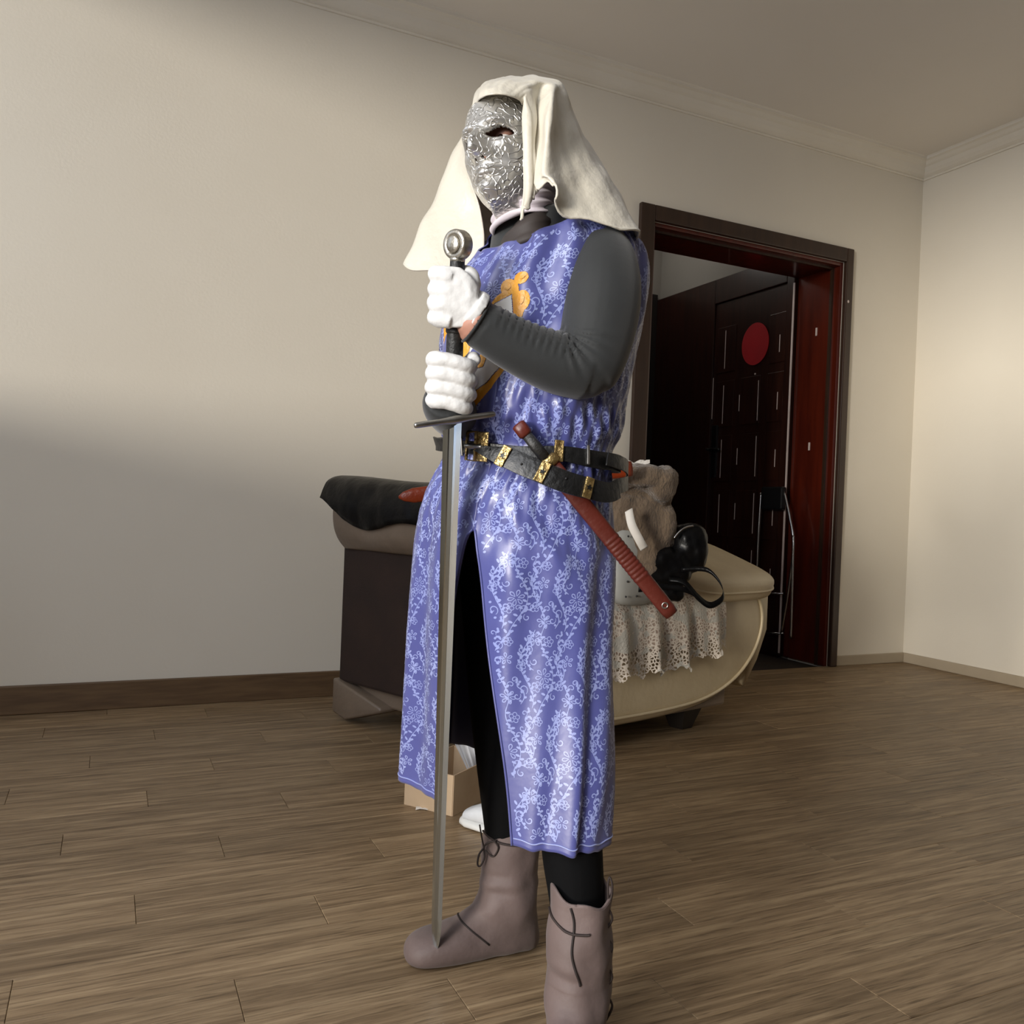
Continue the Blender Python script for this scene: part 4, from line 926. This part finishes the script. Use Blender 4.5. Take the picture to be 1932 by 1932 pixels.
gL = hand('glove', cL, fL, palmL, [([(-.018, .026, .012), (-.036, .020, -.004), (-.040, .002, -.020), (-.038, -.014, -.022)], [.014, .0135, .012, .0095])], wristL)
gL['label'] = 'white cotton glove on the upper grip, back of the hand showing'
def cuffring(c, n_, r, th_, nm, par, m_='glove_cotton'):
    n_ = n_/np.linalg.norm(n_); a_ = np.cross(n_, ZH); a_ /= np.linalg.norm(a_); b_ = np.cross(n_, a_)
    P = [c+(a_*math.cos(t)+b_*math.sin(t))*r for t in np.linspace(0, 2*np.pi, 40)]
    return mk(nm, *tube(P, th_, 8), m_, par)
cuffring(at(897, 605, 1.367), at(925, 624, 1.375)-at(893, 602, 1.365), .0385, .0024, 'sleeve_cuff', body, 'black_jersey')
cuffring(at(886, 592, 1.362), at(930, 615, 1.38)-at(876, 592, 1.358), .0345, .0028, 'cuff', gL)
# ---- belts
def strip(pts, hw_, thk, m_, par, name, n=120, offs=.006):
    P = spl(np.array(pts), n); th, z = P[:, 0], P[:, 1]; dt = np.gradient(th)*RE; dz = np.gradient(z); L_ = np.hypot(dt, dz)+1e-9; nt_, nz2 = -dz/L_, dt/L_
    G = []
    for o2 in (offs, offs+thk):
        for sg in ((-1, 0, 1) if o2 == offs else (1, 0, -1)):
            # use the smooth envelope so that the strap stays taut over the folds
            tq = th+sg*hw_*nt_/RE; zq = z+sg*hw_*nz2
            G.append(T(tq, zq, 0)+TN(tq, zq, .01, 0)*TOUT*(o2+.010))
    G = np.array(G).transpose(1, 0, 2)
    return mk(name, *loft(G), m_, par, True, bev=.001), P
def tz(x, y):   # picture point on the near side of the tunic -> (theta, z)
    tg = np.linspace(rad(-88), rad(88), 200); zg = np.linspace(ZHEM, _tz[2], 260)
    A2, B2 = np.meshgrid(tg, zg); Q = pj(T(A2, B2)); d2 = (Q[..., 0]-x)**2+(Q[..., 1]-y)**2; k_ = np.unravel_index(d2.argmin(), d2.shape); return (tg[k_[1]], zg[k_[0]])
zb = [tz(842, 838), tz(872, 840), tz(905, 843), tz(935, 848), tz(985, 856), tz(1050, 858), tz(1110, 868), tz(1142, 874)]
bpts = zb + [(math.pi*.62, zb[-1][1]+.002), (math.pi*.9, zb[-1][1]+.008), (math.pi*1.2, zb[0][1]+.004), (math.pi*1.45, zb[0][1])] 
belt, _ = strip(bpts, .0165, .0035, 'belt_leather', person, 'belt', 200)
sl = [tz(925, 846), tz(958, 868), tz(990, 884), tz(1025, 900), tz(1060, 915), tz(1092, 926), tz(1120, 932), tz(1136, 925)]
belt2, _ = strip(sl, .0165, .0035, 'belt_leather', person, 'hanging_belt', 120, .020)
strip([tz(1120, 934), tz(1137, 922), (1.50, tz(1140, 905)[1]), (1.38, tz(1140, 880)[1]), tz(1118, 868)], .013, .003, 'belt_leather', belt2, 'loop', 60, .020)
def plate(x, y, hw_, hh, tilt, m_, par, name, o2=.018, bump_=True):
    t0, z0 = tz(x, y); c = T(np.array([t0]), np.array([z0]), 0)[0]; n_ = TN(np.array([t0]), np.array([z0]), .01, 0)[0]*TOUT; o2 = o2+.007
    a_ = np.cross(ZH, n_); a_ /= np.linalg.norm(a_)
    if a_@RH < 0: a_ = -a_
    b_ = np.cross(n_, a_);
    if b_[2] < 0: b_ = -b_
    a2, b2 = a_*math.cos(tilt)-b_*math.sin(tilt), a_*math.sin(tilt)+b_*math.cos(tilt)
    return mk(name, obox(c+n_*o2, a2*hw_, b2*hh, n_*.002), BF, m_, par, False, bev=.0015), c+n_*(o2+.0025), a2, b2, n_
def star(c, a2, b2, n_, r, par):
    V = [c+(a2*math.cos(t)+b2*math.sin(t))*(r if k % 2 == 0 else r*.42) for k, t in enumerate(np.pi/2+np.arange(10)*np.pi/5)]
    V2 = [p+n_*.0012 for p in V]; mk('star', V+V2, [tuple(range(10, 20))]+[(i, (i+1) % 10, 10+(i+1) % 10, 10+i) for i in range(10)], 'belt_leather', par, False)
for x, y, hw_, tl, par in ((962, 872, .0085, .42, belt2), (1025, 900, .0085, .42, belt2), (1091, 926, .008, .30, belt2)):
    pl, c, a2, b2, n_ = plate(x, y, hw_, .0185, tl, 'brass', par, 'stud_plate', .0285); star(c, a2, b2, n_, .0058, pl)
pl, c, a2, b2, n_ = plate(1050, 858, .0080, .0185, .05, 'brass', belt, 'stud_plate', .0155)
plate(1098, 863, .0025, .017, .05, 'steel_dark', belt, 'keeper', .0155)
# buckle: brass frame and tongue
bk, c, a2, b2, n_ = plate(926, 843, .0125, .0255, .06, 'brass', belt, 'buckle_plate', .019)
star(c+a2*.003, a2, b2, n_, .005, bk)
P = [c-a2*.030+b2*.024, c-a2*.012+b2*.025, c-a2*.012-b2*.025, c-a2*.030-b2*.024, c-a2*.030+b2*.024]
mk('buckle_frame', *tube(P, .003, 8), 'brass', bk)
mk('tongue', *tube([c-a2*.032, c-a2*.02+n_*.004, c+a2*.004+n_*.003], [.0045, .005, .0035], 8, 12), 'steel_dark', bk)
for x in (880, 890): plate(x, 842, .002, .017, .05, 'steel_dark', belt, 'keeper', .0155)
for (x, y) in ((942, 860), (992, 887), (1060, 913)):
    t0, z0 = tz(x, y); p = T(np.array([t0]), np.array([z0]), 0)[0]+TN(np.array([t0]), np.array([z0]), .01, 0)[0]*TOUT*.0345; mk('punch_hole', *ball(p, .0022, .0022, .0022, 8, 6), 'dot_black', belt2)
# ---- dagger in its sheath, stuck through the belts
_q1 = tz(984, 806); _q2 = tz(1085, 928)
_a = T(np.array([_q1[0]]), np.array([_q1[1]]), 0)[0]+TN(np.array([_q1[0]]), np.array([_q1[1]]), .01, 0)[0]*TOUT*.026
_b = T(np.array([_q2[0]]), np.array([_q2[1]]), 0)[0]+TN(np.array([_q2[0]]), np.array([_q2[1]]), .01, 0)[0]*TOUT*.012
_k = 2.75
_dp = lambda p: float((p-CAM)@_F)
d0_, d1_ = at(976, 799, _dp(_a)), at(1268, 1160, _dp(_a+(_b-_a)*_k))
dax = d1_-d0_; dl_ = np.linalg.norm(dax); dax /= dl_; dn_ = -FH-dax*(-FH@dax); dn_ /= np.linalg.norm(dn_); ds = np.cross(dax, dn_)
dag = root('dagger', d1_, 'dagger in a red brown ribbed leather sheath tucked through the belts', 'dagger')
def drings(lst, seg=20, p=2.6):
    f = lambda t: math.copysign(abs(t)**(2/p), t)
    return loft([[d0_+dax*dl_*t+ds*w2*.74*f(math.cos(a))+dn_*t2*f(math.sin(a)) for a in np.linspace(0, 2*np.pi, seg, endpoint=False)] for t, w2, t2 in lst])
mk('pommel_cap', *drings([(.0, .010, .006), (.005, .016, .010), (.05, .017, .011), (.06, .013, .009)]), 'sheath_leather', dag)
mk('hilt', *drings([(.055, .012, .009), (.12, .0135, .010), (.19, .012, .009)]), 'grip_leather', dag)
mk('guard', *drings([(.175, .02, .008), (.185, .028, .011), (.21, .028, .011), (.22, .02, .008)]), 'brass', dag)
shl = [(.215, .0205, .006), (.3, .0205, .008), (.45, .0200, .008), (.585, .0195, .008)]
t = .59
while t < .80: shl += [(t, .0193, .0080), (t+.006, .0203, .0092), (t+.013, .0203, .0092), (t+.018, .0193, .0080)]; t += .0195
shl += [(.81, .0193, .008), (.97, .0185, .0075), (.997, .0165, .007), (1.0, .010, .004)]
shm = mk('sheath', *drings(shl, 28), 'sheath_leather', dag)
rc = d0_+dax*dl_*.945+dn_*.0076
mk('rivet', *tube([rc+(dax*math.cos(a)+ds*math.sin(a))*.0048 for a in np.linspace(0, 2*np.pi, 20)], .0014, 6), 'steel_dark', shm)
# ---- boots
def boot(o, fd, ztop_, rimw, seed, kx=1.0):
    fd = fd/np.linalg.norm(fd); sd_ = np.cross(ZH, fd); n = 56
    th = np.linspace(0, 2*np.pi, n, endpoint=False)
    def rg(cx, cz, ax2, az2, hs, pw=2.0):
        f = lambda t_: np.sign(t_)*np.abs(t_)**(2/pw)
        P = o*[1, 1, 0] + fd*(cx+ax2*f(np.cos(th)))[:, None] + sd_*(hs*f(np.sin(th)))[:, None] + ZH*(cz+az2*f(np.cos(th)))[:, None]
        P[:, 2] = np.maximum(P[:, 2], .002); return P
    R2 = []
    for k, z in enumerate(np.linspace(ztop_, .125, 26)):
        t_ = k/25; P = rg(.0+.004*t_, z, .0525+.003*t_, 0, .0505+.001*t_)
        P[:, 2] += rimw(th)*(1-t_)**2
        R2.append(P)
    for cx, cz, ax2, az2, hs in ((.006, .103, .0585, .005, .051), (.008, .080, .064, .019, .049), (.009, .061, .069, .033, .046), (.018, .047, .070, .041, .043), (.045, .0405, .055, .0395, .042), (.0785, .036, .0335, .036, .0435), (.110, .033, .016, .034, .0465), (.138, .030, .006, .031, .048), (.163, .029, .002, .029, .0475), (.184, .027, 0, .026, .043), (.199, .025, 0, .021, .034), (.208, .023, 0, .014, .022), (.2115, .022, 0, .006, .010)):
        R2.append(rg(cx, cz, ax2, az2, hs, 2.3))
    R2 = np.array(R2); R3 = np.array([spl(R2[:, j], 110) for j in range(n)]).transpose(1, 0, 2)
    q = R3-R3.mean(1, keepdims=True); q /= np.linalg.norm(q, axis=2)[..., None]+1e-9
    s_ = np.linspace(0, 1, 110)[:, None]
    wr = .0028*np.sin(s_*34+2.6*np.sin(th[None, :]+seed)+seed)*np.exp(-((s_-.55)/.12)**2)*(.5+.5*np.sin(th[None, :]*2+seed)) + .0052*vnoise(R3+seed, 24)*(1-sstep(.75, .9, s_))
    R3 = R3 + q*wr[..., None]; R3[..., 2] = np.maximum(R3[..., 2], .002)
    b_ = mk('boot', *loft(R3, False, True), 'boot_leather', person, True, solid=.003, soloff=-1)
    return b_, R3, fd, sd_, th
oR = at(962, 1700, 1.732); fdR = np.array([-.985, .10, 0])
bR, RR, _, _, thR_ = boot(oR, fdR, .262, lambda t_: .003*np.cos(2*t_), .3)
oL = at(1092, 1800, 1.415); fdL = -RH*.22-FH*.97
bL, RL, _, _, thL_ = boot(oL, fdL, .275, lambda t_: -.016*np.cos(t_-.55)+.004*np.sin(5*t_), 2.1)
bR['label'] = 'brown leather boot, foot in full view under the sword point'; bL['label'] = 'brown leather boot nearest the camera'
def onboot(R3, i, j, o2=.0025):
    j0 = int(math.floor(j)); fj = j-j0; c = R3[i].mean(0); p = R3[i, j0 % R3.shape[1]]*(1-fj)+R3[i, (j0+1) % R3.shape[1]]*fj; d_ = p-c; return p+d_/np.linalg.norm(d_)*o2
def camcol(R3, px, i):   # column of ring i whose picture x is nearest px, on the camera side
    P = pj(R3[i]); near = ((R3[i]-R3[i].mean(0))@FH) < 0; d_ = np.where(near, np.abs(P[:, 0]-px), 1e9); return int(d_.argmin())
# seams
mk('seam', *tube([onboot(RL, i, camcol(RL, 1076, 1)+((camcol(RL, 1086, 55)-camcol(RL, 1076, 1)+28) % 56-28)*i/55+.6*math.sin(i*.12), .0042) for i in range(1, 64)], .0020, 6), 'boot_seam', bL)
jr = [onboot(RL, 18+int(round(5*math.sin(k*.35))), camcol(RL, x, 18), .0048) for k, x in enumerate((1036, 1048, 1062, 1076, 1090, 1104, 1114))]
mk('cord', *tube(jr, .0022, 6, 30), 'lace_cord', bL)
mk('seam', *tube([onboot(RR, 87, j, .0036) for j in range(-14, 15)], .0018, 6), 'boot_seam', bR)
mk('rim', *tube([onboot(RR, 0, j, .0) for j in range(57)], .0028, 6), 'boot_leather', bR)
mk('rim', *tube([onboot(RL, 0, j, .0) for j in range(57)], .0028, 6), 'boot_leather', bL)
# laces
ib = 12
cr_ = [onboot(RR, ib+int(2*math.sin(j*.4)), camcol(RR, x, ib), .005) for j, x in enumerate((914, 925, 945, 965, 985, 1002, 1012))]
mk('cord', *tube(cr_, .0022, 6, 40), 'lace_cord', bR)
cf_ = at(913, 1596, 1.70)
mk('bow', *tube([at(913, 1600, 1.69), at(904, 1612, 1.685), at(901, 1630, 1.685), at(906, 1634, 1.685), at(914, 1618, 1.688), at(913, 1598, 1.69), at(922, 1590, 1.685), at(936, 1586, 1.68)], .0019, 6, 50), 'lace_cord', bR)
mk('bow', *tube([at(913, 1600, 1.69), at(909, 1580, 1.69), at(905, 1556, 1.69)], .0017, 6, 16), 'lace_cord', bR)
mk('bow', *tube([at(915, 1604, 1.688), at(930, 1616, 1.682), at(940, 1600, 1.678), at(932, 1586, 1.68)], .0017, 6, 30), 'lace_cord', bR)
yy = np.linspace(1705, 1925, 9)
zg = [at(1150+(5 if k % 2 else -7), y_, 1.392) for k, y_ in enumerate(yy)]
mk('cord', *tube(zg, .0021, 6, 70), 'lace_cord', bL)
mk('bow', *tube([at(1148, 1706, 1.392), at(1154, 1690, 1.392), at(1155, 1668, 1.392), at(1150, 1655, 1.394), at(1147, 1672, 1.393), at(1148, 1700, 1.392)], .0019, 6, 40), 'lace_cord', bL)
